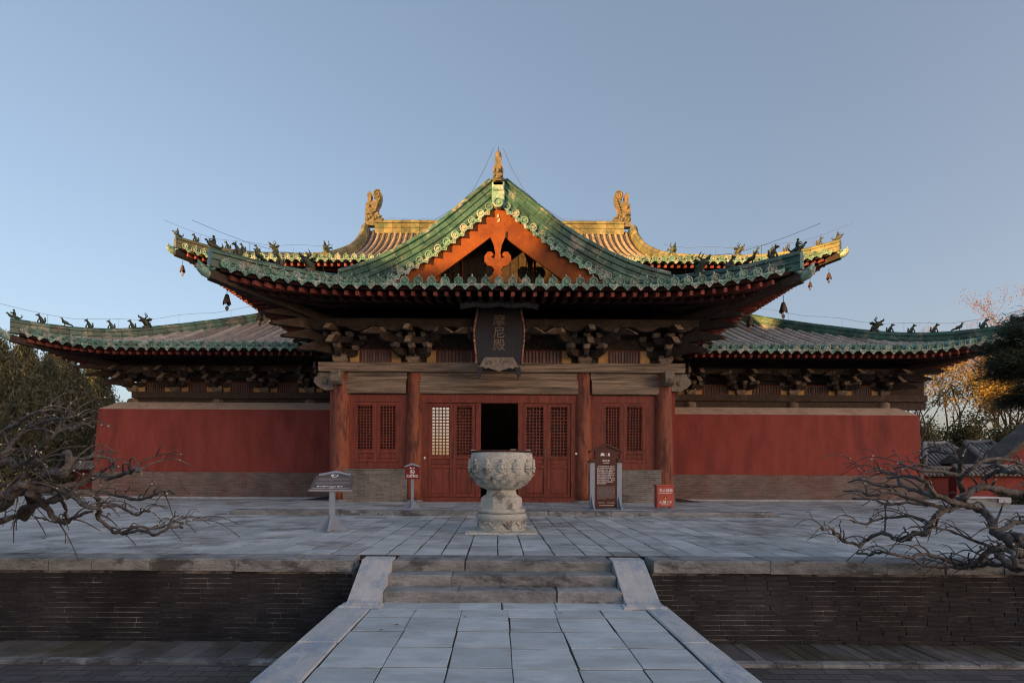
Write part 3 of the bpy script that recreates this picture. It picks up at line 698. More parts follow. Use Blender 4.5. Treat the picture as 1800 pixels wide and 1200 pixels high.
for side in (-1, 1):
    hp = dress_hip(po['f'], side, 2.75, porch, 4, 2.9, spacing=.62, seg=.5, profs=(RP_low, RP_high), fsc=1.0)
    HIP['pl' if side < 0 else 'pr'] = hp
    xe = (hp[-1].x)
    rake = [V((side*abs(xe)*i/30, PG+.20, porch_z(side*abs(xe)*i/30)+.06)) for i in range(31)]
    ridge(rake, porch, (RP_low, RP_high), .5, 1.08)
    # rake tiles along the gable edge
    rp = [V((side*(.25+ (abs(xe)-1.6)*i/40), PG-.03, porch_z(side*(.25+(abs(xe)-1.6)*i/40))-.44)) for i in range(41)]
    pts = resample(rp, .18)
    for i, p in enumerate(pts[:-1]):
        t = (pts[i+1]-p).normalized(); X = t if side > 0 else -t; Y = V((0,1,0)); Z = X.cross(Y).normalized()
        if Z.z < 0: X, Z = -X, -Z
        link('round_eave_tile' if i % 2 == 0 else 'drip_tile', ME_disc if i % 2 == 0 else ME_drip, porch, frame(p + Z*(.02 if i % 2 == 0 else .02), X, Y, Z))
    # tile courses closing the gap above the rake tiles
    low = [V((p.x, PG+.09, p.z)) for p in rake]
    ridge(low, porch, ([(-.09,-.46),(.09,-.46),(.09,-.33),(.12,-.31),(.12,-.26),(.09,-.25),(-.09,-.25),(-.12,-.26),(-.12,-.31),(-.09,-.33)], [(-.09,-.244),(.09,-.244),(.09,-.13),(.13,-.11),(.13,-.05),(-.13,-.05),(-.13,-.11),(-.09,-.13)]), .46)
    # barge board
    m = MB(); n = 26; xm = 5.0; uppr = [(side*xm*i/n, porch_z(side*xm*i/n)-.50) for i in range(n+1)]
    lowr = []
    for i in range(n+1):
        x = xm*i/n; zl = 8.92 - .725*x - .03*math.sin(math.pi*min(1,x/3)); lowr.append((side*x, max(6.7, zl)))
    m2 = []
    vs = []
    for y in (PG+.04, PG+.12):
        for a in uppr: vs.append((a[0], y, a[1]))
        for a in lowr: vs.append((a[0], y, min(a[1], porch_z(a[0])-.62)))
    N = n+1; fs = []
    for i in range(n):
        fs += [(i,i+1,N+i+1,N+i),(2*N+i,3*N+i,3*N+i+1,2*N+i+1),(N+i,N+i+1,3*N+i+1,3*N+i),(i,2*N+i,2*N+i+1,i+1)]
    m.add(vs, fs); part('barge_board', m, M_['orange'], porch)
    m = MB(); m.box(side*2.02-.1, side*2.02+.1, PG+.13, PG+.85, 7.28, 7.72); m.box(side*1.2-.02,side*1.2+.02,PG+.9,PG+.93,6.9,8.4); part('purlin_block', m, M_['orange'], porch)
# recessed boarded gable
m = MB(); xs = [-5+.25*i for i in range(41)]
m.prism([(x, porch_z(x)-.25) for x in xs] + [(5,6.7),(-5,6.7)], PG+1.0, PG+1.08, 'y'); part('gable_wall', m, M_['dark'], porch)
for i in range(-9, 10):
    x = i*.28; m = MB(); m.box(x-.128, x+.128, PG+.97, PG+.995, 6.8, max(6.9, porch_z(abs(x)+.13)-.6)); part('gable_plank', m, M_['dark'], porch)
# hanging fish ornament
half = [(0,-2.20),(.08,-2.10),(.19,-2.03),(.25,-1.90),(.20,-1.76),(.12,-1.78),(.16,-1.66),(.10,-1.56),(.17,-1.45),(.32,-1.42),(.43,-1.28),(.43,-1.12),(.33,-.98),(.20,-.98),(.13,-1.08),(.22,-1.14),(.12,-1.20),(.08,-1.02),(.13,-.75),(.24,-.50),(.25,-.30)]
poly = [(a, 9.22+b) for a, b in half] + [(-a, 9.22+b) for a, b in half[:0:-1]]
m = MB(); m.prism(poly, PG-.03, PG+.035, 'y'); part('gable_pendant', m, M_['orange'], porch)
m = MB()
for (a,b) in ((0,9.42),(.03,9.28)): m.prism([(a-.05+rnd.uniform(-.02,.02),b-.07),(a+.03,b-.04),(a+.02+rnd.uniform(-.02,.02),b+.07),(a-.03,b+.03)], PG+.02, PG+.04, 'y')
part('flaked_paint', m, M_['plaster'], porch)
ridge([V((0, PG+.1, 10.28)), V((0, 22, 10.28)), V((0, 27.5, 10.28))], porch, (RP,), .6, 1.2)
# end-on ridge ornament at the gable peak
m = MB(); m.prism([(-.2,-.1),(.2,-.1),(.24,.3),(.2,.55),(.23,.8),(.14,1.05),(.13,1.25),(.1,1.42),(-.1,1.42),(-.13,1.25),(-.14,1.05),(-.23,.8),(-.2,.55),(-.24,.3)], PG-.1, PG+.8)
m.prism([(-.13,.1),(.13,.1),(.1,.5),(.12,.8),(0,.95),(-.12,.8),(-.1,.5)], PG-.17, PG-.1); m.ball((0,PG-.16,.62),(.07,.08,.14)); m.ball((0,PG-.14,.25),(.15,.09,.1))
for s in (-1,1): m.ball((s*.17,PG-.05,.72),(.06,.1,.16)); m.ball((s*.15,PG-.08,.42),(.07,.1,.09))
m.lathe([(.13,1.40),(.15,1.44),(.14,1.72),(.12,1.80),(.06,1.87),(.03,1.9),(.012,2.15)], 10, (0,PG+.1)); m.tf(T(0,0,10.42) @ Matrix.Diagonal((.72,1,.60,1)))
part('ridge_ornament', m, M_['figure2'], porch)
m = MB(); m.box(-.2,.2,PG-.10,PG+.35,9.75,10.47); m.box(-.17,.17,PG-.15,PG-.10,10.18,10.34); part('ridge_tile', m, M_['disc'], porch)
Md = po['f'].fr(0, 0); link('round_eave_tile', ME_disc, porch, T(0, PG-.14, 9.72) @ Matrix.Scale(1.25, 4))
# ------------------------------------------------------------------ hall walls
D1, D2 = 18.7, 23.7
CX = [-5.24, -2.80, 2.92, 5.60]
def batter_wall(x0, x1, y0, y1, ztop, ins_l, ins_r, name='wall'):
    m = MB(); d = .10
    b = [(x0-ins_l,y0-d,1.10),(x1+ins_r,y0-d,1.10),(x1+ins_r,y1,1.10),(x0-ins_l,y1,1.10)]
    t = [(x0,y0,ztop),(x1,y0,ztop),(x1,y1,ztop),(x0,y1,ztop)]
    m.add(b+t, [(3,2,1,0),(4,5,6,7),(0,1,5,4),(1,2,6,5),(2,3,7,6),(3,0,4,7)]); w = part(name, m, M_['wall'], hall)
    m = MB(); m.box(x0-ins_l-.02, x1+ins_r+.02, y0-d-.02, y1, -.03, 1.099); part('brick_base', m, M_['rbrick'], w)
    m = MB(); m.box(x0-ins_l-.035, x1+ins_r+.035, y0-d-.035, y1-.2, 1.06, 1.125); part('ledge', m, M_['wall'], w)
    e = .55; l = e if ins_l else 0; r = e if ins_r else 0
    m = MB(); m.add([(x0,y0,ztop+.001),(x1,y0,ztop+.001),(x1,y1,ztop+.001),(x0,y1,ztop+.001),(x0+l,y0+e,ztop+.36),(x1-r,y0+e,ztop+.36),(x1-r,y1,ztop+.36),(x0+l,y1,ztop+.36)],
          [(0,1,5,4),(1,2,6,5),(2,3,7,6),(3,0,4,7),(4,5,6,7)]); part('plaster_cap', m, M_['plaster'], w); return w
batter_wall(-16.95, -5.72, D2, D2+1.3, 3.72, .14, 0)
batter_wall(6.05, 17.95, D2, D2+1.3, 3.62, 0, .10)
for x0, x1 in ((-16.95, -15.7), (16.7, 17.95)):
    m = MB(); m.box(x0, x1, D2+1.302, 52.6, -.03, 3.9); part('wall', m, M_['wall'], hall)
m = MB(); m.box(-16.9, 17.9, 51.5, 52.59, -.03, 4.4); part('wall', m, M_['wall'], hall)
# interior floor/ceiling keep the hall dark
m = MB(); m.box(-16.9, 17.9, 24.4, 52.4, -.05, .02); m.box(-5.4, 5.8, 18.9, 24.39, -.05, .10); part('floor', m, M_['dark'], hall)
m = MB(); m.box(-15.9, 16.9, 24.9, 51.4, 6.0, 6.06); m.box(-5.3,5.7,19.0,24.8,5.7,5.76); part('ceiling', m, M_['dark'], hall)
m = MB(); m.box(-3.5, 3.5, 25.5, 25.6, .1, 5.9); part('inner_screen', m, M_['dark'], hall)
# porch side walls
for x0, x1, s in ((-5.62, -5.34, -1), (5.70, 6.00, 1)):
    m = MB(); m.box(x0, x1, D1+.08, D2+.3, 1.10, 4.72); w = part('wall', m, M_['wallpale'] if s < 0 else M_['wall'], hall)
    m = MB(); m.box(x0-.02, x1+.02, D1+.06, D2-.12, .11, 1.099); part('brick_base', m, M_['rbrick'], w)
    m = MB(); m.box(x0-.035, x1+.035, D1+.045, D2-.12, 1.06, 1.125); part('ledge', m, M_['wall'], w)
# main hall frame above the wing walls
def wing(x0, x1, cols, s):
    m = MB(); m.box(x0+1.0, x1-.05, 24.40, 24.80, 4.28, 4.56); part('plate_beam', m, M_['dark'], hall)
    m = MB(); m.box(x0+1.1, x1-.05, 24.50, 24.78, 3.95, 4.27); part('architrave', m, M_['dark'], hall)
    m = MB(); m.box(x0+1.1, x1-.05, 24.62, 24.78, 4.57, 6.2); part('wall', m, M_['dark'], hall)
    m = MB(); m.box(x0+.3, x1-.05, 23.70, 23.86, 5.36, 5.58); part('eave_beam', m, M_['dark'], hall)
    m = MB(); m.box(x0+.8, x1-.05, 24.44, 24.60, 5.18, 5.36); part('eave_beam', m, M_['dark'], hall)
    for c in cols:
        m = MB(); m.lathe([(.26,3.86),(.265,4.1),(.24,4.2),(.17,4.26)], 16, (c, 24.56)); part('column', m, M_['woody'], hall)
wing(-17.0, -5.65, (-16.0, -12.28, -8.2), -1)
m = None
wing(6.0, 18.9, (8.5, 13.0, 17.0), 1)
# ---- brackets
def arm_mesh(L, h, w):
    m = MB(); q = L/2
    m.prism([(-q,h),(q,h),(q,h*.5),(q*.93,h*.22),(q*.82,.02),(q*.7,0),(-q*.7,0),(-q*.82,.02),(-q*.93,h*.22),(-q,h*.5)][::-1], -w/2, w/2); return m
def fwd_mesh(y0, y1, h, w):   # arm reaching outwards (-y)
    m = MB(); m.prism([(y0,0),(y0,h),(y1,h),(y1,h*.5),(y1+.05,h*.2),(y1+.15,.01),(y1+.25,0)], -w/2, w/2, 'x'); return m
def block_mesh(w, h):
    m = MB(); a, b = w/2*.72, w/2
    vs = [(-a,-a,0),(a,-a,0),(a,a,0),(-a,a,0),(-b,-b,h*.42),(b,-b,h*.42),(b,b,h*.42),(-b,b,h*.42),(-b,-b,h),(b,-b,h),(b,b,h),(-b,b,h)]
    m.add(vs, [(3,2,1,0),(8,9,10,11)] + [(4*k+i,4*k+(i+1)%4,4*k+4+(i+1)%4,4*k+4+i) for k in range(2) for i in range(4)]); return m
def nose_mesh(y0, z0, y1, z1, h, w, cut):  # slanting lever arm whose upper end face is cut on a bevel
    m = MB(); m.prism([(y0,z0-h),(y0,z0),(y1+cut,z1+ (z0-z1)*cut/(y0-y1)),(y1,z1-h*.82),(y1+.03,z1-h)], -w/2, w/2, 'x'); return m
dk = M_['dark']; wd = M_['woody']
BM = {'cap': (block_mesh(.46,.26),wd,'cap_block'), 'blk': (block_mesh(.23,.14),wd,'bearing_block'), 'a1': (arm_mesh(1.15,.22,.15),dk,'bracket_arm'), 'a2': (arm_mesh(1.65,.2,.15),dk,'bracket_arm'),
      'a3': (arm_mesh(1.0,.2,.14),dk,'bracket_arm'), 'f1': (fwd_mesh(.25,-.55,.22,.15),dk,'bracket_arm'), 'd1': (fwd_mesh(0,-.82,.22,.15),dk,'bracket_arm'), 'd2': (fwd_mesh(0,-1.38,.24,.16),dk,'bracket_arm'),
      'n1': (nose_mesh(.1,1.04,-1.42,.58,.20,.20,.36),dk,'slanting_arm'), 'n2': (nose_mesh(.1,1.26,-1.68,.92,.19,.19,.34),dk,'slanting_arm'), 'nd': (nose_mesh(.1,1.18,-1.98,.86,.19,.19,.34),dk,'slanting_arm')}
def tip_mesh(y0, z0, y1, z1, h, w, cut):   # worn pale end grain on the bevelled end of an arm
    a_, b_ = V((y1+cut, z1+(z0-z1)*cut/(y0-y1))), V((y1, z1-h*.82)); n_ = V((-(a_.y-b_.y), (a_.x-b_.x))).normalized()*.007
    if n_.y < 0: n_ = -n_
    m = MB(); m.prism([tuple(a_), tuple(a_+n_), tuple(b_+n_), tuple(b_)], -w/2+.006, w/2-.006, 'x'); return m
for k_, ar in (('n1',(.1,1.04,-1.42,.58,.20,.20,.36)),('n2',(.1,1.26,-1.68,.92,.19,.19,.34)),('nd',(.1,1.18,-1.98,.86,.19,.19,.34))): BM[k_+'t'] = (tip_mesh(*ar), M_['palewood'], 'arm_tip')
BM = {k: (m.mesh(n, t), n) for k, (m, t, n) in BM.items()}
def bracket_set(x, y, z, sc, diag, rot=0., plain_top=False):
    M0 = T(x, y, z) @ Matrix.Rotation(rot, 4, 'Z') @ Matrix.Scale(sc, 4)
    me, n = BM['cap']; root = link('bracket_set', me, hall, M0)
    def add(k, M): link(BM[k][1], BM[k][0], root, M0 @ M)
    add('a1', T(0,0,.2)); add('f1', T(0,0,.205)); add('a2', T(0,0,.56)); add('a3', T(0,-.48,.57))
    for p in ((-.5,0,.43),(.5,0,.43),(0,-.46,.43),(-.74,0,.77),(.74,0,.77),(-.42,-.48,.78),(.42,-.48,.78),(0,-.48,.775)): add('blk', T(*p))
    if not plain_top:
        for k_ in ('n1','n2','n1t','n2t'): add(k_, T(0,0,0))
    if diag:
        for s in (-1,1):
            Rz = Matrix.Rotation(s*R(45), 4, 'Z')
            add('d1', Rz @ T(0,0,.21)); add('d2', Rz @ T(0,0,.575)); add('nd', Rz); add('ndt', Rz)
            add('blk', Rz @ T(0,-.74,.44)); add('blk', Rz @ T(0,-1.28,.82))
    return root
# porch: on the two middle columns, one behind the plaque, and the two corners
ZP = 4.745
for x in (CX[1], CX[2]): bracket_set(x, D1, ZP, 1.0, True)
bracket_set(.06, D1, ZP, 1.0, True, plain_top=True)
CORN = []
for x, s in ((CX[0], -1), (CX[3], 1)):
    bracket_set(x, D1, ZP, 1.0, False)
    bs = bracket_set(x, D1+.02, ZP, .96, False, rot=s*R(90))
    Rz = Matrix.Rotation(s*R(45), 4, 'Z')
    for k, (L, z) in enumerate(((1.55,.34),(2.05,.66),(2.4,.98),(2.6,1.28))):
        m = MB(); m.prism([(0,z-.1),(0,z+.22),(-L*.62,z+.24),(-L,z-.05),(-L+.05,z-.12),(-L*.6,z-.06)], -.12, .12, 'x'); part('corner_arm', m, dk, bs, T(x, D1, ZP) @ Rz)
    m = MB(); m.box(-.1,.1,-1.6,-1.38,1.2,1.75); part('corner_post', m, dk, bs, T(x, D1, ZP) @ Rz)
m = MB(); m.box(-6.5, 6.9, D1-.98, D1-.80, ZP+1.0, ZP+1.24); part('eave_beam', m, M_['dark'], hall)
m = MB(); m.box(-6.0, 6.4, D1-.1, D1+.08, ZP+.9, ZP+1.12); part('eave_beam', m, M_['dark'], hall)
for i in range(11):
    x = -5.6 + i*1.15; m = MB(); q = .36
    m.prism([(-q,0),(-q*.6,-.1),(-q*.2,-.13),(q*.2,-.13),(q*.6,-.1),(q,0)], D1-.97, D1-.83); part('beam_bracket', m, M_['dark'], hall, T(x,0,ZP+.998))
for s, x in ((-1, -6.33), (1, 6.62)):
    m = MB(); m.box(x-.1, x+.1, D1-.9, 23.0, ZP+1.0, ZP+1.24); part('eave_beam', m, M_['dark'], hall)
    # side brackets of the porch
    bracket_set(CX[0] if s < 0 else CX[3], D1+2.6, ZP, .9, False, rot=s*R(90))
# wing bracket sets
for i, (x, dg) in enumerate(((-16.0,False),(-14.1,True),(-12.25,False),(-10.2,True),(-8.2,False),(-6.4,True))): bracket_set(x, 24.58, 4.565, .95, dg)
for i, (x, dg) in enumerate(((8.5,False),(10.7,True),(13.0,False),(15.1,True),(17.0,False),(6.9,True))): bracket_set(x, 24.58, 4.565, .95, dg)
for x, s in ((-16.0,-1),(17.0,1)):
    bs = bracket_set(x, 24.6, 4.565, .84, False, rot=s*R(90)); Rz = Matrix.Rotation(s*R(45), 4, 'Z')
    for k, (L, z) in enumerate(((1.3,.3),(1.75,.62),(2.15,.9))):
        m = MB(); m.prism([(0,z-.1),(0,z+.2),(-L*.62,z+.2),(-L,z-.05),(-L+.05,z-.12),(-L*.6,z-.06)], -.11, .11, 'x'); part('corner_arm', m, dk, bs, T(x, 24.58, 4.565) @ Rz)
    for yy in (27, 31, 35):
        bracket_set(x, yy, 4.565, .86, False, rot=s*R(90))
    m = MB(); m.box(x-.1, x+.1, 24.9, 50, 4.0, 6.0); part('wall', m, M_['dark'], hall)
# slatted vents and ochre plaster between brackets
def vent(x0, x1, y, z0, z1, n, slat_mt):
    m = MB(); m.box(x0, x1, y+.04, y+.06, z0, z1); m.box(x0,x0+.05,y-.01,y+.04,z0,z1); m.box(x1-.05,x1,y-.01,y+.04,z0,z1); m.box(x0+.05,x1-.05,y-.01,y+.04,z1-.04,z1)
    v = part('vent_frame', m, M_['red'], hall)
    for i in range(n):
        a = x0+.06 + (x1-x0-.12)*(i+.5)/n; w = (x1-x0-.12)/n*.27
        m = MB(); m.box(a-w, a+w, y, y+.039, z0+.005, z1-.045); part('slat', m, M_[slat_mt], v)
def ochre(x0, x1, y, z0, z1):
    m = MB(); m.box(x0, x1, y, y+.05, z0, z1); part('plaster_panel', m, M_['ochre'], hall)
m = MB(); m.box(-5.5, 5.8, D1+.07, D1+.2, 4.75, 6.3); part('wall', m, M_['dark'], hall)
for a, b in ((-4.62,-3.55),(-2.05,-.75),(.87,2.17),(3.72,4.80)):
    vent(a, b, D1+.0, 4.75, 5.22, 10, 'slat')
    ochre(a-.32, a-.003, D1+.01, 4.75, 5.2); ochre(b+.003, b+.32, D1+.01, 4.75, 5.2)
for xs_ in ((-16.0,-14.1,-12.25,-10.2,-8.2,-6.4),(6.9,8.5,10.7,13.0,15.1,17.0)):
    for a, b in zip(xs_, xs_[1:]):
        c0, c1 = a+.52, b-.52; c0, c1 = (c0, c1) if c1-c0 > .5 else (a+.45, b-.45)
        vent(c0, c1, 24.52, 4.57, 5.0, 9, 'slatd'); ochre(c0-.30, c0-.003, 24.53, 4.57, 4.98); ochre(c1+.003, c1+.30, 24.53, 4.57, 4.98)
# ------------------------------------------------------------------ porch front: columns, beams, doors, windows
for i, x in enumerate(CX):
    m = MB(); r = .285 if i in (1,2) else .31
    lean = (-.05 if x > 0 else .05)
    m.lathe([(r*1.02,.12),(r*1.02,.5),(r,1.6),(r*.95,3.2),(r*.88,4.25),(r*.80,4.42)], 26, (0,0))
    m.v = [(a + lean*(z/4.4), b, z) for a,b,z in m.v]
    c = part('column', m, M_['column'], hall, T(x, D1, 0))
    m = MB(); m.lathe([(r*1.35,.10),(r*1.35,.14),(r*1.25,.19),(r*1.06,.2)], 24, (0,0)); part('base_stone', m, M_['coping'], c, T(x, D1, 0))
m = MB(); m.cbox(-5.92, 6.22, D1-.27, D1+.26, 4.43, 4.742, .02); part('plate_beam', m, M_['wood'], hall)
for a, b in zip(CX, CX[1:]):
    m = MB(); m.box(a+.2, b-.2, D1-.13, D1+.13, 4.20, 4.425); part('upper_architrave', m, M_['wood'], hall)
    n = 10; pr = []
    for k in range(n+1):
        A = -math.pi/2 + math.pi*k/n; pr.append((-.17 - .05*math.cos(A), 3.955 + .235*math.sin(A)))
    pr = [(.17, 3.72)] + pr + [(.17, 4.19)]
    m = MB(); m.prism([(D1+p, q) for p, q in pr][::-1], a+.23, b-.23, 'x'); part('architrave', m, M_['wood'], hall)
# carved beam ends at the corner columns
for x, s in ((CX[0], -1), (CX[3], 1)):
    m = MB(); m.prism([(0,4.42),(0,3.85),(s*.28,3.83),(s*.52,3.95),(s*.66,4.1),(s*.64,4.24),(s*.56,4.28),(s*.5,4.42)][::s], D1-.1, D1+.12); part('beam_end', m, M_['greywood'], hall, T(x+s*.22,0,0))
    m = MB(); m.tube([(x+s*.5, D1-.11, 4.12),(x+s*.5,D1-.135,4.12)], [.1,.09], 12); m.tube([(x+s*.5, D1-.13, 4.12),(x+s*.5,D1-.145,4.12)], [.05,.04], 10); part('carved_boss', m, M_['greywood'], hall)
    m = MB(); m.prism([(D1-.25,4.42),(D1-.25,3.98),(D1-.5,3.98),(D1-.64,4.06),(D1-.7,4.18),(D1-.62,4.3),(D1-.66,4.42)], x-.15, x+.15, 'x'); part('beam_end', m, M_['greywood'], hall)
    m = MB(); m.tube([(x-.16, D1-.52, 4.26),(x+.16,D1-.52,4.26)], .12, 12); part('beam_end', m, M_['greywood'], hall)
rd = M_['red']
def P1(u): return (u-CU)*D1/F
YD = D1 - .02
def lattice(z0, z1, x0, x1, nx, nz, y, w=.013):
    m = MB()
    for i in range(1, nx):
        a = x0 + (x1-x0)*i/nx; m.box(a-w, a+w, y, y+.024, z0, z1)
    for k in range(1, nz):
        c = z0 + (z1-z0)*k/nz; m.box(x0, x1, y+.003, y+.027, c-w, c+w)
    return m
def frame_boxes(m, x0, x1, z0, z1, y0, y1, w, wb=None):
    wb = wb or w
    m.cbox(x0, x0+w, y0, y1, z0, z1, .006); m.cbox(x1-w, x1, y0, y1, z0, z1, .006)
    m.cbox(x0+w-.002, x1-w+.002, y0+.003, y1-.003, z1-w, z1-.002, .006); m.cbox(x0+w-.002, x1-w+.002, y0+.003, y1-.003, z0+.002, z0+wb, .006)
def leaf(name, x0, x1, z0, z1, zlat, rails, knob=None, glass=False, grid=(5,15)):
    m = MB(); w = .10; y0, y1 = YD-.035, YD+.035
    frame_boxes(m, x0, x1, z0, z1, y0, y1, w)
    for z in rails: m.cbox(x0+w-.002, x1-w+.002, y0+.002, y1-.003, z-.05, z+.05, .006)
    lf = part(name, m, rd, hall)
    lz0 = zlat; m = MB()
    frame_boxes(m, x0+w+.002, x1-w-.002, lz0, z1-w-.002, y0+.012, y1-.012, .03)
    part('lattice_frame', m, rd, lf)
    part('lattice', lattice(lz0+.03, z1-w-.03, x0+w+.03, x1-w-.03, grid[0], grid[1], YD-.015), rd, lf)
    zs = [z0] + list(rails)
    for a, b in zip(zs, zs[1:]):
        lo = a + (.10 if a == z0 else .05); hi = b - .05
        m = MB(); m.box(x0+w, x1-w, YD-.004, YD+.018, lo, hi); m.cbox(x0+w+.035, x1-w-.035, YD-.020, YD-.0045, lo+.035, hi-.035, .012); part('panel', m, rd, lf)
    if glass:
        m = MB(); A = R(7); hw = (x1-x0)/2-w-.03; cx = (x0+x1)/2
        m.add([(cx-hw, YD+.05+hw*math.tan(A)*0-.0, lz0+.03), (cx+hw, YD+.05, lz0+.03), (cx+hw, YD+.05, z1-w-.03), (cx-hw, YD+.05, z1-w-.03)], [(0,1,2,3)])
        m.add([(cx-hw, YD+.056, lz0+.03), (cx+hw, YD+.056, lz0+.03), (cx+hw, YD+.056, z1-w-.03), (cx-hw, YD+.056, z1-w-.03)], [(3,2,1,0)])
        part('pane', m, M_['glass'], lf)
    if knob:
        m = MB(); m.tube([(knob, y0, 1.62),(knob, y0-.03, 1.62)], [.03,.035], 10); m.box(knob-.02,knob+.02,y0-.006,y0,1.6,1.95); part('door_handle', m, M_['iron'], lf)
    return lf
# central bay
zt = CZ + (CV-708)*D1/F; zb = .30
xa = [P1(752), P1(796), P1(836)]; xb = [P1(918), P1(961), P1(1003)]
Z0, Z1 = .285, 3.42; ZL = CZ + (CV-801)*D1/F; R1 = (CZ+(CV-820)*D1/F, ZL-.055)
leaf('door_leaf', xa[0]+.004, xa[1]-.004, Z0, Z1, ZL, R1, None, True); leaf('door_leaf', xa[1]+.004, xa[2]-.004, Z0, Z1, ZL, R1, xa[1]+.05)
leaf('door_leaf', xb[0]+.004, xb[1]-.004, Z0, Z1, ZL, R1, xb[1]-.05); leaf('door_leaf', xb[1]+.004, xb[2]-.004, Z0, Z1, ZL, R1)
m = MB(); m.cbox(CX[1]+.15, CX[2]-.15, D1-.1, D1+.1, 3.425, 3.70, .01); part('lintel', m, rd, hall)
m = MB(); m.cbox(CX[1]+.15, CX[2]-.15, D1-.12, D1+.12, .11, .28, .012); part('threshold', m, rd, hall)
for a, b in ((CX[1]+.18, xa[0]), (xa[2], P1(845)), (P1(910), xb[0]), (xb[2], CX[2]-.18)):
    m = MB(); m.cbox(a+.002, b-.002, D1-.09, D1+.09, .281, 3.424, .008); part('door_post', m, rd, hall)
# notice plate on the post
m = MB(); m.box(P1(745.5), P1(748.5), D1-.098, D1-.091, CZ+(CV-807)*D1/F, CZ+(CV-803)*D1/F); part('notice_plate', m, M_['white'], hall)
m = MB(); m.tube([(P1(1010.5), D1-.32, CZ+(CV-797)*D1/F),(P1(1010.5), D1-.29, CZ+(CV-797)*D1/F)], .035, 10); part('notice_plate', m, M_['white'], hall)
# side bays: windows over brick sills
for k, (u0, um, u1, ca, cb) in enumerate(((622, 661.5, 702, 0, 1), (1057, 1094.5, 1134, 2, 3))):
    x0, xm, x1 = P1(u0), P1(um), P1(u1); z0, z1 = 1.44, 3.44; r0 = 1.80
    leaf('window_leaf', x0+.004, xm-.003, z0, z1, r0+.05, (r0,), grid=(5,15)); leaf('window_leaf', xm+.003, x1-.004, z0, z1, r0+.05, (r0,), grid=(5,15))
    A, B = CX[ca]+.18, CX[cb]-.18
    m = MB(); m.cbox(A, x0, D1-.06, D1+.08, 1.22, 3.70, .008); m.cbox(x1, B, D1-.06, D1+.08, 1.22, 3.70, .008); m.cbox(x0+.001, x1-.001, D1-.06, D1+.08, 3.445, 3.698, .008); m.cbox(x0+.001, x1-.001, D1-.08, D1+.08, 1.222, 1.435, .008)
    part('window_frame', m, rd, hall)
    m = MB(); m.box(A-.02, B+.02, D1-.28, D1+.14, .11, 1.17); sw = part('brick_sill_wall', m, M_['gbrick'], hall)
    m = MB(); m.cbox(A-.03, B+.03, D1-.30, D1+.12, 1.171, 1.219, .008); part('sill', m, M_['gbrick'], sw)
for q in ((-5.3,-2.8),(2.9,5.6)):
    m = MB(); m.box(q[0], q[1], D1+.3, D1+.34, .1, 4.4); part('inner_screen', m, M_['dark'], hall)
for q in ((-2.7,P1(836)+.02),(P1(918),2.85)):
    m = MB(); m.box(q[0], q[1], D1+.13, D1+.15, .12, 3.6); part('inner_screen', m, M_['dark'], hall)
# ------------------------------------------------------------------ lettering
def glyphs(name, text, size, mt, parent, M, extr=.002, bold=0.):
    c = bpy.data.curves.new('lettering', 'FONT'); c.body = text; c.size = size; c.extrude = extr; c.align_x = 'CENTER'; c.align_y = 'CENTER'; c.resolution_u = 2; c.offset = bold
    o = bpy.data.objects.new('lettering', c); COL.objects.link(o)
    me = bpy.data.meshes.new_from_object(o.evaluated_get(bpy.context.evaluated_depsgraph_get())); bpy.data.objects.remove(o); bpy.data.curves.remove(c)
    me.materials.clear(); me.materials.append(M_[mt]); return link(name, me, parent, M)
FX = Matrix.Rotation(R(90), 4, 'X')     # text plane facing -y
# name plaque
PM = T(.055, 17.42, 5.30) @ Matrix.Rotation(R(-8), 4, 'X')   # top leans out
pq = thing('name_plaque', 'black wooden name plaque with three carved characters above the doorway', 'plaque', (.055, 17.42, 5.30))
m = MB(); m.box(-.62,.62,-.03,.05,-1.05,.95); part('board', m, M_['black'], pq, PM)
for s in (-1,1):
    m = MB(); m.prism([(s*.40,.93),(s*.44,.93),(s*.44,-.66),(s*.40,-.66)][::s], -.045, -.031); part('moulding', m, M_['black'], pq, PM)
    pts = [(s*(.75+.035*math.sin(z*3.2+1.0)-.06*(z > .2)*(z-.2)), -.06, z) for z in np.linspace(.95,-.85,24)]
    m = MB()
    for a, b in zip(pts, pts[1:]): m.tube([a, V(a).lerp(V(b), .5), b], [.026,.040,.026], 6)
    part('beaded_edge', m, M_['bead'], pq, PM)
    m = MB(); m.prism([(s*.62,.9),(s*.745,.93),(s*.75,-.82),(s*.60,-.82)][::s], -.045, .03); part('side_wing', m, M_['black'], pq, PM)
    m = MB(); m.prism([(s*.48,-.95),(s*.66,-.95),(s*.68,-1.15),(s*.6,-1.33),(s*.56,-1.2),(s*.52,-1.1)][::s], -.10, .0); part('hanging_bracket', m, M_['black'], pq, PM)
tp = [(-1.22,1.02),(-1.05,1.08),(-.75,1.11),(-.45,1.07),(-.22,1.08),(0,1.13),(.22,1.08),(.45,1.07),(.75,1.11),(1.05,1.08),(1.22,1.02)]
m = MB(); m.prism(tp + [(a, b-.07) for a, b in tp[::-1]], -.26, .04); part('canopy', m, M_['greywood'], pq, PM)
ap = [(-.44,-.66),(.44,-.66),(.62,-.98),(.5,-.96),(.42,-1.03),(.32,-.99),(.22,-1.04),(.12,-1.06),(0,-1.11),(-.12,-1.06),(-.22,-1.04),(-.32,-.99),(-.42,-1.03),(-.5,-.96),(-.62,-.98)]
m = MB(); m.prism(ap, -.13, -.10)
for s in (-1,1):
    m.tube([(s*(.32+.12*math.cos(t)), -.135, -.86+.09*math.sin(t)) for t in np.linspace(.1, 3.0, 9)], .014, 5); m.tube([(s*(.32+.06*math.cos(t)), -.135, -.86+.05*math.sin(t)) for t in np.linspace(-.4, 3.5, 9)], .012, 5)
part('carved_apron', m, M_['greywood'], pq, PM)
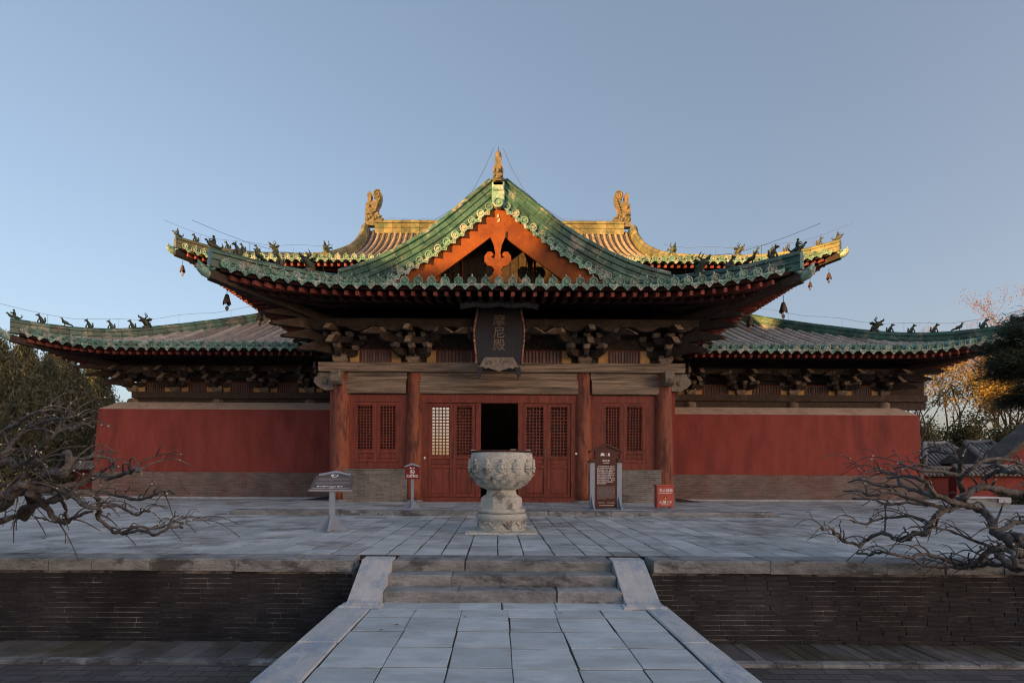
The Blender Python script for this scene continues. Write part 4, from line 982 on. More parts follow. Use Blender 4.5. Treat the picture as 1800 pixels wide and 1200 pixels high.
for k, ch in enumerate('摩尼殿'): glyphs('character', ch, .40, 'gilt', pq, PM @ T(0, -.034, .55 - .40*k) @ FX, .008)
# wind chimes at the roof corners
def chime(u, v, D, label, sc=1.0):
    p = P(u, v, D); o = thing('wind_chime', label, 'wind chime', p, 'wind chimes under the eaves')
    sc *= .82; M = Matrix.Translation(p) @ Matrix.Scale(sc, 4); m = MB(); n = 16
    prof = [(.02,.16),(.06,.14),(.09,.05),(.115,-.1),(.15,-.22)]; vs = []
    for r, z in prof:
        for k in range(n):
            A = 2*math.pi*k/n; zz = z - (.07*math.cos(A*4) if z < -.05 else 0) ; vs.append((r*math.cos(A), r*math.sin(A), zz))
    m.add(vs, [(i*n+k,(i+1)*n+k,(i+1)*n+(k+1)%n,i*n+(k+1)%n) for i in range(len(prof)-1) for k in range(n)], True); part('bell', m, M_['iron'], o, M)
    m = MB(); m.tube([(0,0,.15),(0,0,.42)], .012, 5); part('hanger', m, M_['wire'], o, M)
    m = MB(); m.tube([(0,0,.1),(0,0,-.3)], .008, 4); m.prism([(0,-.28),(.075,-.36),(.055,-.44),(0,-.5),(-.055,-.44),(-.075,-.36)], -.006, .006); part('clapper', m, M_['iron'], o, M)
chime(321, 471, 26.4, 'small dark wind chime under the far left tip of the main upper roof', 1.0)
chime(399, 524, 16.6, 'large wind chime with heart clapper under the left tip of the porch eave', .95)
chime(457, 553, 17.2, 'brown wind chime before the skirt roof ridge, left side of the porch', .9)
chime(1457, 484, 26.4, 'orange lit wind chime under the far right tip of the main upper roof', .95)
chime(1424, 499, 27.5, 'orange lit wind chime second from the right tip of the main upper roof', .8)
chime(1377, 538, 16.6, 'large wind chime with heart clapper under the right tip of the porch eave', .95)
chime(1318, 563, 17.2, 'brown wind chime before the skirt roof ridge, right side of the porch', .9)
chime(554, 640, 20.6, 'yellowish wind chime beside the left end of the porch plate beam', .8)
chime(1211, 648, 20.6, 'grey wind chime beside the right end of the porch plate beam', .8)
chime(1738, 655, 22.0, 'dark wind chime under the right tip of the lower skirt eave', .8)
# lightning wires on the ridges
def wire(pts, up, parent):
    m = MB(); ps = resample(pts, .8); q = [p + V((0,0,up + .05*math.sin(i*1.7))) for i, p in enumerate(ps)]
    m.tube(q, .0055, 4, False)
    for a, b in list(zip(ps, q))[2::3]: m.tube([a + V((0,0,.25)), b], .005, 3, False)
    part('lightning_wire', m, M_['wire'], parent)
for k, pr, up_ in (('sl',skirt,.95),('sr',skirt,.95),('ul',upper,1.0),('ur',upper,1.0),('pl',porch,1.05),('pr',porch,1.05)):
    h = HIP[k]; d = (h[0]-h[4]).normalized(); wire([h[0]+d*.45+V((0,0,.15))] + h, up_*.85, pr)
wire([(GL+1.3,38.3,17.9),(0,38.3,17.9),(GR-1.3,38.3,17.9)], .55, upper)
for s in (-1,1): wire([V((s*.15,PG+.2,11.3)), V((s*.5,PG+.2,10.45))] + [V((s*x,PG+.2,porch_z(s*x)+.3)) for x in np.linspace(.8,5,12)], .42, porch)
# ------------------------------------------------------------------ stone basin
BX, BY = .095, 10.75
bs = thing('stone_basin', 'pale carved stone incense basin on a round pedestal before the doors', 'basin', (BX, BY, 0)); BMx = T(BX, BY, 0)
m = MB(); m.slab(-.66,.66,-.62,.62,-.03,.03,c=.02); part('base_slab', m, M_['basin'], bs, BMx)
sq = lambda A, z: 1.0
m = MB(); m.lathe([(.46,.03),(.475,.04),(.46,.055),(.435,.065),(.435,.20),(.455,.225),(.478,.25),(.487,.29),(.475,.335),(.45,.355)], 40); ped = part('pedestal', m, M_['basin'], bs, BMx)
for k in range(10):
    A = 2*math.pi*k/10; m = MB()
    pts = [( .448*math.cos(A+q*.27), .448*math.sin(A+q*.27), .205 - .075*(1-abs(q))**.6 + .028*math.cos(q*9)) for q in np.linspace(-1,1,9)]
    m.tube(pts, .022, 6); m.ball((.425*math.cos(A),.425*math.sin(A),.105),(.06,.06,.04),8,5); part('carved_scroll', m, M_['basin'], ped, BMx)
oct_ = lambda A, z: 1/math.cos(((A+math.pi/8) % (math.pi/4)) - math.pi/8)
m = MB(); m.lathe([(.43,.356),(.455,.375),(.465,.40),(.455,.43),(.42,.445),(.40,.455)], 40); part('band', m, M_['basin'], bs, BMx)
m = MB(); m.lathe([(.39,.455),(.392,.60),(.375,.655),(.33,.685)], 48, rf=oct_, smooth=False); part('octagonal_block', m, M_['basin'], bs, BMx)
m = MB(); m.lathe([(.34,.68),(.305,.70),(.285,.74),(.28,.82)], 32); part('neck', m, M_['basin'], bs, BMx)
def bowl_r(z): return float(np.interp(z, [.785,.82,.89,.995,1.06,1.115,1.22,1.325,1.42,1.50], [.25,.34,.446,.535,.575,.598,.61,.607,.597,.585]))
zs = [.785,.80,.82,.85,.89,.94,.995,1.06,1.115,1.22,1.325,1.42,1.50]
m = MB(); m.lathe([(bowl_r(z), z) for z in zs] + [(.55,1.505),(.54,1.40),(.45,1.36)], 48); bowl = part('bowl', m, M_['basin'], bs, BMx)
for k in range(14):                       # seated figures carved in relief
    A = -math.pi/2 + 2*math.pi*k/14; m = MB(); q = lambda x, d, z: ((bowl_r(z-.055)+d+.012), x, z-.055)
    m.ball(q(0,.008,1.405),(.028,.03,.036),8,6); m.ball(q(0,.0,1.335),(.035,.052,.055),8,6); m.ball(q(0,.005,1.275),(.04,.082,.032),8,5)
    for s in (-1,1): m.ball(q(s*.055,.0,1.32),(.022,.022,.05),6,5); m.ball(q(s*.06,.008,1.268),(.03,.035,.026),6,5); m.ball(q(s*.05,.004,1.222),(.026,.04,.022),6,4)
    m.ball(q(0,.004,1.238),(.034,.07,.02),8,4); m.ball(q(0,.008,1.205),(.03,.055,.03),8,4)
    part('carved_figure', m, M_['basin'], bowl, BMx @ Matrix.Rotation(A,4,'Z'))
for row, (n, z0, z1) in enumerate(((18,.985,1.095),(18,.895,1.0),(14,.825,.91))):
    for k in range(n):
        A = 2*math.pi*(k+.5*row)/n; m = MB(); w = 2*math.pi*bowl_r(z1)/n*.46; vs = []
        for i, f in enumerate(np.linspace(0,1,6)):
            z = z0 + (z1-z0)*f; ww = w*(.55+.6*f-.55*f**4)
            for j in (-1,-.5,0,.5,1):
                r = bowl_r(z)-.006 + .045*(1-j*j)*(.4+.6*f) + (.012 if i == 5 else 0); vs.append((r, j*ww, z))
        m.add(vs, [(5*i+j,5*i+j+1,5*i+5+j+1,5*i+5+j) for i in range(5) for j in range(4)], True); part('lotus_petal', m, M_['basin'], bowl, BMx @ Matrix.Rotation(A,4,'Z'))
m = MB(); m.lathe([(.57,1.507),(.585,1.512),(.59,1.535),(.575,1.542),(.50,1.54),(.49,1.50)], 40); part('rim_liner', m, M_['rust'], bs, BMx)
m = MB()
for A in (math.pi+.35, -.5, -1.2): m.box(.57*math.cos(A)-.05,.57*math.cos(A)+.05,.57*math.sin(A)-.03,.57*math.sin(A)+.03,1.542,1.556)
part('rim_clip', m, M_['dim'], bs, BMx)
# ------------------------------------------------------------------ signs
def text_rows(parent, M, x0, x1, z0, z1, n, ch, mt='white', y=-.002, skip_last=.5, fill=.62):
    m = MB(); h = (z1-z0)/n
    for r in range(n):
        z = z1 - h*(r+.5); x = x0 + (ch if r == 0 else 0); end = x1 if r < n-1 else x0 + (x1-x0)*skip_last
        while x < end - ch*.5:
            if rnd.random() > .05:
                w = ch*rnd.uniform(.62,.82); a = h*fill/2
                # a character: two or three strokes
                m.add([(x,y,z+a*.9),(x+w,y,z+a*.9),(x+w,y,z+a*.45),(x,y,z+a*.45)],[(3,2,1,0)])
                m.add([(x,y,z-a*.45),(x+w,y,z-a*.45),(x+w,y,z-a*.95),(x,y,z-a*.95)],[(3,2,1,0)])
                b = rnd.uniform(.1,.6)*w; m.add([(x+b,y-.0003,z+a),(x+b+w*.28,y-.0003,z+a),(x+b+w*.28,y-.0003,z-a),(x+b,y-.0003,z-a)],[(3,2,1,0)])
            x += ch
    return part('small_text', m, M_[mt], parent, M, kind='stuff')
def emblem(parent, M, s, mt='white'):
    """hall outline, divider and seated figure mark"""
    m = MB(); y0, y1 = -.004, -.001
    m.prism([(-1.5*s,-.35*s),(-.15*s,-.35*s),(-.15*s,-.22*s),(-.3*s,-.2*s),(-.3*s,.1*s),(-.5*s,.4*s),(-.82*s,.5*s),(-1.15*s,.4*s),(-1.35*s,.1*s),(-1.35*s,-.2*s),(-1.5*s,-.22*s)], y0, y1)
    m.prism([(.2*s,-.45*s),(.24*s,-.45*s),(.24*s,.5*s),(.2*s,.5*s)], y0, y1)
    m.prism([(.6*s,-.38*s),(1.3*s,-.38*s),(1.3*s,-.25*s),(1.15*s,-.1*s),(1.2*s,.15*s),(1.08*s,.42*s),(.95*s,.52*s),(.82*s,.42*s),(.7*s,.15*s),(.75*s,-.1*s),(.6*s,-.25*s)], y0, y1)
    return part('emblem', m, M_[mt], parent, M)
# leaning information board on a post
IX, IY = -3.15, 10.7
sg = thing('information_board', 'grey slanted information board on a pale blue post, left of the stone basin', 'sign', (IX, IY, 0)); SM = T(IX, IY, 0)
m = MB(); m.cbox(-.045,.045,-.045,.045,.0,.86,.006); part('post', m, M_['bluewhite'], sg, SM)
for k in range(4):
    m = MB(); m.prism([(.045,.0),(.30,.0),(.31,.035),(.24,.06),(.17,.13),(.11,.24),(.045,.30)], -.014, .014); part('foot', m, M_['bluewhite'], sg, SM @ Matrix.Rotation(R(90*k),4,'Z'))
TM = SM @ T(-.02, -.05, .80) @ Matrix.Rotation(R(-48), 4, 'X')
m = MB(); m.prism([(-.41,-.03),(.41,-.03),(.36,.40),(-.36,.40)], .0, .03); bd = part('board', m, M_['signgrey'], sg, TM)
m = MB(); m.prism([(-.415,-.045),(.415,-.045),(.415,-.031),(-.415,-.031)], -.006, .036); part('board_edge', m, M_['dim'], bd, TM)
m = MB(); m.prism([(-.31,.385),(-.30,.35),(0,.44),(.30,.35),(.31,.385),(0,.485)], -.03, .05); part('gable_trim', m, M_['bluewhite'], bd, TM)
emblem(bd, TM @ T(0,0,.375), .055); glyphs('title', '摩尼殿', .032, 'white', bd, TM @ T(0,-.003,.325) @ FX, .001)
text_rows(bd, TM, -.31, .31, .215, .30, 3, .02, 'dim'); text_rows(bd, TM, -.33, .33, .115, .19, 4, .014, 'dim'); text_rows(bd, TM, -.36, .36, -.005, .025, 1, .012, 'white', skip_last=1)
m = MB()
for x in (-.26,-.14,.0,.13): m.prism([(x+.018*math.cos(a), .065+.018*math.sin(a)) for a in np.linspace(0, 2*math.pi, 9)[:-1]], -.004, -.001); m.box(x+.025,x+.09,-.003,-.001,.058,.072)
part('icon', m, M_['white'], bd, TM)
# small red no-smoking sign
NX, NY = -2.33, 15.45
sg = thing('notice_sign', 'small dark red notice sign on a pale post beside the left door column', 'sign', (NX, NY, .13)); SM = T(NX, NY, .128)
m = MB(); m.cbox(-.035,.035,-.035,.035,0,.86,.006); part('post', m, M_['bluewhite'], sg, SM)
for k in range(4):
    m = MB(); m.prism([(.035,.0),(.25,.0),(.25,.03),(.2,.05),(.13,.09),(.08,.18),(.035,.20)], -.012, .012); part('foot', m, M_['bluewhite'], sg, SM @ Matrix.Rotation(R(90*k),4,'Z'))
m = MB(); m.prism([(-.20,.80),(.20,.80),(.20,1.16),(0,1.23),(-.20,1.16)], -.055, -.036); bd = part('board', m, M_['signred'], sg, SM)
m = MB(); m.prism([(-.215,1.155),(-.20,1.125),(0,1.185),(.20,1.125),(.215,1.155),(0,1.235)], -.085, -.02); part('gable_trim', m, M_['bluewhite'], bd, SM)
TM = SM @ T(0,-.056,0); emblem(bd, TM @ T(0,0,1.10), .05); glyphs('lettering', '无烟景区', .085, 'white', bd, TM @ T(0,-.003,.875) @ FX, .001, .001)
m = MB(); m.tube([(.058*math.cos(a),-.004,.995+.058*math.sin(a)) for a in np.linspace(0,2*math.pi,17)], .010, 4); m.prism([(-.045,1.03),(-.035,1.04),(.045,.96),(.035,.95)], -.007,-.002); m.box(-.035,.035,-.005,-.002,.985,1.003); part('no_smoking_symbol', m, M_['white'], bd, TM)
# tall maroon information stele
TX, TY = 3.02, 15.45
sg = thing('information_stele', 'tall maroon information panel with white text and grey side posts', 'sign', (TX, TY, .13)); SM = T(TX, TY, .128) @ Matrix.Rotation(R(4), 4, 'Z')
m = MB(); m.prism([(-.31,.03),(.31,.03),(.31,1.62),(0,1.76),(-.31,1.62)], -.05, .05); bd = part('panel', m, M_['signbrown'], sg, SM)
m = MB(); m.prism([(-.47,1.60),(-.46,1.55),(0,1.745),(.46,1.55),(.47,1.60),(0,1.80)], -.10, .10); part('roof_trim', m, M_['signbrown'], sg, SM)
for s in (-1,1):
    m = MB(); m.cbox(s*.315-(.13 if s<0 else 0), s*.315+(.13 if s>0 else 0), -.045, .045, 0, 1.28, .006); part('side_post', m, M_['bluewhite'], sg, SM)
    m = MB(); m.prism([(s*.31,1.285),(s*.49,1.285),(s*.50,1.32),(s*.31,1.40)][::s], -.09, .09); part('post_cap', m, M_['signbrown'], sg, SM)
    m = MB(); m.prism([(-.046,.0),(-.30,.0),(-.30,.05),(-.24,.07),(-.17,.12),(-.11,.25),(-.046,.36)], s*.38-.018, s*.38+.018, 'x'); part('foot', m, M_['bluewhite'], sg, SM)
TM = SM @ T(0,-.051,0); emblem(bd, TM @ T(-.02,0,1.50), .10); glyphs('title', '摩尼殿', .07, 'white', bd, TM @ T(0,-.002,1.325) @ FX, .001); m = MB(); m.box(-.08,.08,-.003,-.001,1.262,1.272); part('small_text', m, M_['white'], bd, TM, kind='stuff')
text_rows(bd, TM, -.25, .26, .68, 1.20, 11, .033); text_rows(bd, TM, -.245, .25, .27, .63, 14, .014, 'dim', fill=.5)
text_rows(bd, TM, -.23, -.04, .16, .185, 1, .02, skip_last=1); text_rows(bd, TM, .02, .24, .16, .185, 1, .02, skip_last=1); text_rows(bd, TM, -.22, .24, .085, .115, 1, .028, skip_last=1)
# fire extinguisher box
EX, EY = 4.79, 15.95
sg = thing('extinguisher_box', 'faded red fire extinguisher box standing before the right corner column', 'fire box', (EX, EY, .13)); SM = T(EX, EY, .128)
m = MB(); m.cbox(-.24,.24,-.13,.13,.04,.62,.006); bd = part('body', m, M_['box'], sg, SM)
m = MB(); m.cbox(-.262,.262,-.15,.15,.622,.665,.01); part('lid', m, M_['box'], sg, SM)
m = MB(); m.cbox(-.21,.21,-.142,-.131,.36,.60,.004); part('front_panel', m, M_['box'], sg, SM)
m = MB(); m.cbox(-.21,.21,-.142,-.131,.07,.345,.004); part('front_panel', m, M_['box'], sg, SM)
for x in (-.19,.19):
    m = MB(); m.box(x-.03,x+.03,-.1,.1,0,.04); part('foot', m, M_['box'], sg, SM)
TM = SM @ T(0,-.143,0); glyphs('lettering', '灭火器箱', .095, 'white', bd, TM @ T(.01,-.002,.50) @ FX, .001, .001); glyphs('lettering', '火警119', .10, 'white', bd, TM @ T(.0,-.002,.17) @ FX, .001, .001)
m = MB(); m.box(-.19,.17,-.002,-.001,.425,.437); m.box(-.12,.12,-.002,-.001,.10,.112); part('small_text', m, M_['white'], bd, TM, kind='stuff')
m = MB(); m.prism([(.055*math.cos(a), .285+.055*math.sin(a)) for a in np.linspace(0,2*math.pi,15)[:-1]], -.004, -.001); part('flame_disc', m, M_['signred'], bd, TM)
m = MB(); m.prism([(-.02,.25),(.02,.25),(.03,.275),(.015,.295),(.005,.33),(-.01,.305),(-.028,.285)], -.008, -.0045); part('flame', m, M_['yellow'], bd, TM)
# ------------------------------------------------------------------ gnarled bare trees in front of the terrace
def smooth(pts, sub=5):
    pts = [V(p) for p in pts]; out = []
    for i in range(len(pts)-1):
        p0, p1, p2, p3 = pts[max(i-1,0)], pts[i], pts[i+1], pts[min(i+2,len(pts)-1)]
        for k in range(sub):
            t = k/sub; out.append(.5*((2*p1)+(p2-p0)*t+(2*p0-5*p1+4*p2-p3)*t*t+(3*p1-p0-3*p2+p3)*t**3))
    out.append(pts[-1]); return out
def gnarled_tree(label, base, side, lines, conv, seed, leaves=None):
    g = random.Random(seed); tr = thing('bare_tree', label, 'tree', base)
    trunk = MB(); limbs = []; cuts = MB(); twm = MB()
    head = V((base[0], base[1], .15))
    trunk.tube(smooth([V(base)+V((0,0,-.1)), V(base)+V((side*.05,.05,.5)), head + V((0,0,.3)), head + V((side*.3,.1,1.0))]), list(np.linspace(.17,.09,16)), 10)
    part('trunk', trunk, M_['bark'], tr)
    def limb(ps, r0, r1):
        sp = smooth(ps, 5); n = len(sp); rr = [(r0+(r1-r0)*(i/(n-1))**.8)*(1+.14*math.sin(i*1.9+r0*90)+.08*g.uniform(-1,1)) for i in range(n)]
        sp = [p + V((g.uniform(-1,1),g.uniform(-1,1),g.uniform(-1,1)))*r0*.28 for p in sp]
        m = MB(); m.tube(sp, rr, 8)
        for i in range(1, n-1):
            if g.random() < .22: m.ball(sp[i] + V((g.uniform(-1,1),g.uniform(-1,1),g.uniform(-1,1)))*rr[i]*.7, rr[i]*g.uniform(.5,.85), 6, 5)
        part('limb', m, M_['bark'], tr)
        return sp, rr
    for k, (pts, r0, r1) in enumerate(lines):
        D0 = base[1] + g.uniform(-.5, .35); ph = g.uniform(0, 6); w = []
        for i, p in enumerate(pts):
            u, v = conv(p); w.append(P(u, v, D0 + .45*math.sin(ph + i*.8) - .15*i/len(pts)))
        edge = pts[0][0]
        if (side < 0 and edge <= 62) or (side > 0 and edge >= 895): w = [head + V((0,0,g.uniform(-.2,.6))), (head*.45 + w[0]*.55) + V((0,0,g.uniform(-.1,.25)))] + w
        sp, rr = limb(w, r0*4.1/F, max(.007, r1*4.8/F))
        # arching twigs
        start = len(sp)//4
        for i in range(start, len(sp)-1, 2):
            if g.random() < .58:
                t = (sp[i+1]-sp[i]).normalized(); L = g.uniform(.18,.62)*(.6+.4*(i/len(sp))); s = g.choice((-1,1)); upv = g.uniform(.0,.45)
                d = (t + V((0, g.uniform(-.9,.9), upv))).normalized(); a = sp[i]; drop = g.uniform(.05,.35)
                q = [a, a + d*L*.35 + V((0,0,.04)), a + d*L*.7 + V((-side*.03,0,.03)), a + d*L + V((-side*.10,0,-drop*L))]
                r = min(rr[i]*.55, g.uniform(.010,.018)); tp = smooth(q, 4)
                twm.tube(tp, list(np.linspace(r, .0045, len(tp))), 5)
                if g.random() < .55:
                    b = tp[len(tp)//2]; e = b + (d + V((0,g.uniform(-.6,.6),.5))).normalized()*L*.4; twm.tube([b, (b+e)/2+V((0,0,.03)), e + V((0,0,-.02))], [r*.6,r*.5,.004], 5)
                if g.random() < .8: cuts.ball(tp[g.randrange(len(tp))] + V((0,-.006,.006)), g.uniform(.006,.012), 5, 4)
        cuts.ball(sp[-1], min(.012, rr[-1]*.9), 5, 4)
        if leaves:
            pass
    part('twigs', twm, M_['bark'], tr, kind='stuff'); part('pruning_cuts', cuts, M_['cut'], tr, kind='stuff')
    return tr
LL = [([(0,950),(60,880),(120,830),(200,855),(280,850),(400,830),(480,790),(560,800),(640,775),(680,757),(720,770)],13,3),
 ([(60,1000),(120,950),(240,920),(330,890),(400,870),(480,890),(500,960),(490,990),(560,1060),(620,1075),(700,1060),(780,1080),(850,1050),(920,1045)],10,2.6),
 ([(620,1072),(690,1042),(760,1052),(830,1040),(870,1018),(925,1030)],4,2), ([(0,690),(60,620),(110,575),(200,550),(270,570)],9,2),
 ([(0,575),(80,535),(130,495),(200,465),(270,455),(330,475)],8,2), ([(20,715),(80,740),(150,700),(190,660),(240,615),(300,560),(360,550),(420,525),(475,545)],12,2.5),
 ([(150,545),(210,520),(280,505),(340,500),(390,485),(420,515)],5,2), ([(180,850),(210,800),(260,770),(320,780),(345,690),(330,680),(300,740),(230,790)],11,6),
 ([(330,680),(400,705),(470,690),(540,700),(575,745),(540,780),(470,800)],6,2.5), ([(400,870),(520,870),(600,890),(690,905),(760,890),(800,865),(850,862),(870,880)],6,2.2),
 ([(500,945),(540,940),(600,940),(650,970),(690,985),(720,965),(765,968)],5,2), ([(60,880),(120,840),(150,880),(150,950),(120,1000)],13,9),
 ([(150,870),(220,930),(280,1000),(330,1020),(400,985),(470,970)],11,2.5), ([(0,700),(70,680),(120,660),(160,690)],5,2), ([(0,900),(60,880),(160,870),(250,850)],14,8),
 ([(300,900),(330,960),(300,1020),(240,1010),(170,990)],5,2), ([(240,830),(350,880),(440,940),(510,950)],9,4),([(40,830),(90,800),(150,780),(180,710),(240,740)],6,2)]
LR = [([(912,1090),(850,1030),(790,1000),(770,940),(720,900),(650,880),(560,915),(510,970),(500,1000),(440,1010),(390,1030),(310,1000),(250,1030),(220,1050),(150,1030),(110,990),(60,980)],15,2.2),
 ([(912,830),(840,825),(760,805),(700,815),(650,860),(620,875)],11,7), ([(650,880),(560,850),(480,830),(400,800),(370,760),(300,735),(245,745)],8,2.4), ([(410,800),(300,800),(230,775),(170,785)],4,1.8),
 ([(912,950),(860,960),(800,1000)],8,6), ([(912,1150),(820,1110),(780,1060),(720,1120),(700,1140),(600,1120),(500,1090),(420,1100),(330,1080),(260,1090),(205,1085)],10,2.2),
 ([(780,1060),(700,1030),(600,990),(510,975),(430,975)],5,2), ([(660,860),(640,760),(640,700),(590,665),(500,655)],8,2.2), ([(640,770),(700,720),(760,690),(840,690),(912,710)],5,4),
 ([(912,750),(860,745),(800,740),(740,770)],4,5), ([(650,760),(560,740),(480,735),(420,720),(370,725)],6,2), ([(500,880),(420,870),(340,880),(280,860),(190,855)],5,2),
 ([(520,960),(440,930),(380,930),(300,940),(240,960),(175,945)],5,2), ([(560,890),(450,860),(360,830),(260,840),(210,820),(150,825)],6,2),
 ([(900,1140),(860,1080),(760,1080),(690,1140),(600,1145),(500,1140),(430,1105)],9,2.2), ([(485,740),(487,720),(478,680)],6,5), ([(912,1120),(850,1140),(760,1130),(690,1145)],10,4),
 ([(900,1050),(820,1060),(760,1080),(720,1130)],9,7), ([(620,870),(540,840),(500,790),(440,760),(390,760),(330,770)],6,2), ([(790,1000),(860,1010),(912,1020)],9,10)]
lt = gnarled_tree('gnarled bare tree with arching grey branches at the left edge', (-7.3, 6.55, -1.09), -1, LL, lambda p: (p[0]/2.856, 560+p[1]/2.856), 3)
gnarled_tree('gnarled bare tree with arching brown branches at the right edge', (7.5, 6.55, -1.09), 1, LR, lambda p: (1420+p[0]/2.4, 520+p[1]/2.4), 5)
# thin shrub with a few yellow leaves behind the left tree
sh = thing('leafy_shrub', 'thin shrub with a few pale yellow leaves beside the left bare tree', 'shrub', P(30, 900, 8.6)); st_, lv = MB(), MB()
g = random.Random(11)
for (u0, v0, u1, v1) in ((5,900,8,845),(20,905,30,835),(55,880,64,820),(60,880,45,850),(10,890,0,830)):
    a, b = P(u0, v0+25, 8.6), P(u1, v1, 8.5 + g.uniform(-.2,.2)); st_.tube(smooth([a, (a+b)/2 + V((.04,0,0)), b]), .006, 5)
    for k in range(16):
        p = a.lerp(b, g.uniform(.35,1)) + V((g.uniform(-.07,.07), g.uniform(-.07,.07), g.uniform(-.03,.03))); d = V((g.uniform(-1,1),g.uniform(-1,1),g.uniform(-.4,.6))).normalized(); e = d.orthogonal().normalized()*.012
        lv.add([p, p+d*.03+e, p+d*.065, p+d*.03-e], [(0,1,2,3)])
part('stem', st_, M_['bark'], sh); part('leaves', lv, M_['yleaf'], sh, kind='stuff')
# ------------------------------------------------------------------ background trees
def leaf_cards(m, pts, size, g, upw=0., asp=.26):
    for p in pts:
        d = V((g.gauss(0,1), g.gauss(0,1), g.gauss(0,1)+upw)).normalized(); e = d.orthogonal().normalized(); e = Matrix.Rotation(g.uniform(0,6.28),3,d) @ e
        s = size*g.uniform(.6,1.4); e = e*s*asp; d = d*s
        m.v += [tuple(p-d*.5), tuple(p+e), tuple(p+d*.5), tuple(p-e)]; n = len(m.v)-4; m.f.append((n,n+1,n+2,n+3)); m.sm.append(False)
def cypress(x, y, h, w, seed, n, label, size=.3, mt='cyp', group='evergreens beyond the hall'):
    g = random.Random(seed); o = thing('cypress_tree', label, 'tree', (x,y,-.06), group)
    m = MB(); m.tube([(0,0,0),(g.uniform(-.1,.1),0,h*.5),(0,0,h*.9)], [w*.09,w*.06,.03], 7); part('trunk', m, M_['trunk'], o, T(x,y,-.06))
    m = MB(); clumps = []
    for k in range(int(70*w)):
        f = g.random()**.8; A = g.uniform(0,6.28); r = w*(1-f)**.65*(.45+.55*f**.2)*g.uniform(.55,1.08); clumps.append((V((r*math.cos(A), r*math.sin(A), h*(.07+.93*f))), g.uniform(.35,.8)))
    pts = []
    for k in range(n):
        c, s = g.choice(clumps); pts.append(c + V((g.gauss(0,.36)*s, g.gauss(0,.36)*s, g.gauss(0,.75)*s)))
    leaf_cards(m, pts, size, g, 1.6, .11); part('crown', m, M_[mt], o, T(x,y,-.06)); return o
def broad_tree(x, y, h, seed, nleaf, label, mt='gold', size=.28, spread=.55, group='bare and golden trees beyond the wall', low=.3, depth=5, tr=.16):
    g = random.Random(seed); o = thing('broadleaf_tree', label, 'tree', (x,y,-.06), group); m = MB(); tips = []
    def grow(p, d, L, r, k):
        q = [p]; dd = d
        for i in range(3):
            dd = (dd + V((g.uniform(-.22,.22),g.uniform(-.22,.22),g.uniform(-.05,.15)))).normalized(); q.append(q[-1] + dd*L/3)
        m.tube(q, list(np.linspace(r, r*.62, 4)), 6 if k > 2 else 4, False)
        if k <= 2: tips.extend(q[1:])
        if k == 0: return
        for j in range(g.choice((2,3,3)) if k > 1 else 3):
            A = g.uniform(0,6.28); s = g.uniform(.35,spread+.25); nd = (dd + V((math.cos(A)*s, math.sin(A)*s, g.uniform(.0,.3)))).normalized(); grow(q[g.choice((2,3,3))], nd, L*g.uniform(.62,.85), r*.58, k-1)
    grow(V((0,0,0)), V((g.uniform(-.08,.08),g.uniform(-.08,.08),1)), h*low, tr, depth)
    part('trunk', m, M_['trunk'], o, T(x,y,-.06))
    pts = [];
    for k in range(nleaf):
        c = g.choice(tips); pts.append(c + V((g.gauss(0,.3),g.gauss(0,.3),g.gauss(0,.3))))
    lm = MB(); leaf_cards(lm, pts, size, g)
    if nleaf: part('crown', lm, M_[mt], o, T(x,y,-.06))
    return o
# left evergreens
for i, (u, D, top, w, lab) in enumerate(((-15,38,600,3.4,'tallest dark evergreen at the left edge behind the bare tree'),(40,44,612,3.2,'dark evergreen behind the tip of the skirt roof, second from left'),(84,40,648,2.9,'pale green evergreen under the left skirt eave'),
        (128,46,655,3.2,'dark evergreen beside the left end of the red wall'),(100,58,600,3.6,'sun touched evergreen rising behind the left skirt eave'),(165,54,640,3.2,'dense evergreen half hidden by the left red wall'),(8,56,640,3.4,'far evergreen filling the gap at the left edge'),(60,33,690,2.2,'low bushy evergreen before the left tree row'))):
    p = P(u, 860, D); h = P(u, top, D).z; cypress(p.x, D, h, w, 20+i, 26000, lab, .36)
# right trees
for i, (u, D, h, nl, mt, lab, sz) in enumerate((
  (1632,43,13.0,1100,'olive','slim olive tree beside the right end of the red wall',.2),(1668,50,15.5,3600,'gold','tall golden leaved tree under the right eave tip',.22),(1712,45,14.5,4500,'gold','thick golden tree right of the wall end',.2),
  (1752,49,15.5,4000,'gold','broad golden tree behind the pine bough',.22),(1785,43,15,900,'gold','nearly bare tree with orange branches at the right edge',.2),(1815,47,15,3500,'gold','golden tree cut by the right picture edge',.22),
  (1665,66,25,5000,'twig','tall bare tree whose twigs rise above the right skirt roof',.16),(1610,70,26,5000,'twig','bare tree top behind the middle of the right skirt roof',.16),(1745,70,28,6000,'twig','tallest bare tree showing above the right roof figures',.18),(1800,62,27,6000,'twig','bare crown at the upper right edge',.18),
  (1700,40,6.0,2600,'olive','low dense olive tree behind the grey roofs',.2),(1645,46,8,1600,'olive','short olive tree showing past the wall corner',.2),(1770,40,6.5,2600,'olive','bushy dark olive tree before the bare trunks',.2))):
    p = P(u, 860, D); broad_tree(p.x, D, h, 60+i, nl, lab, mt, sz, low=.26)
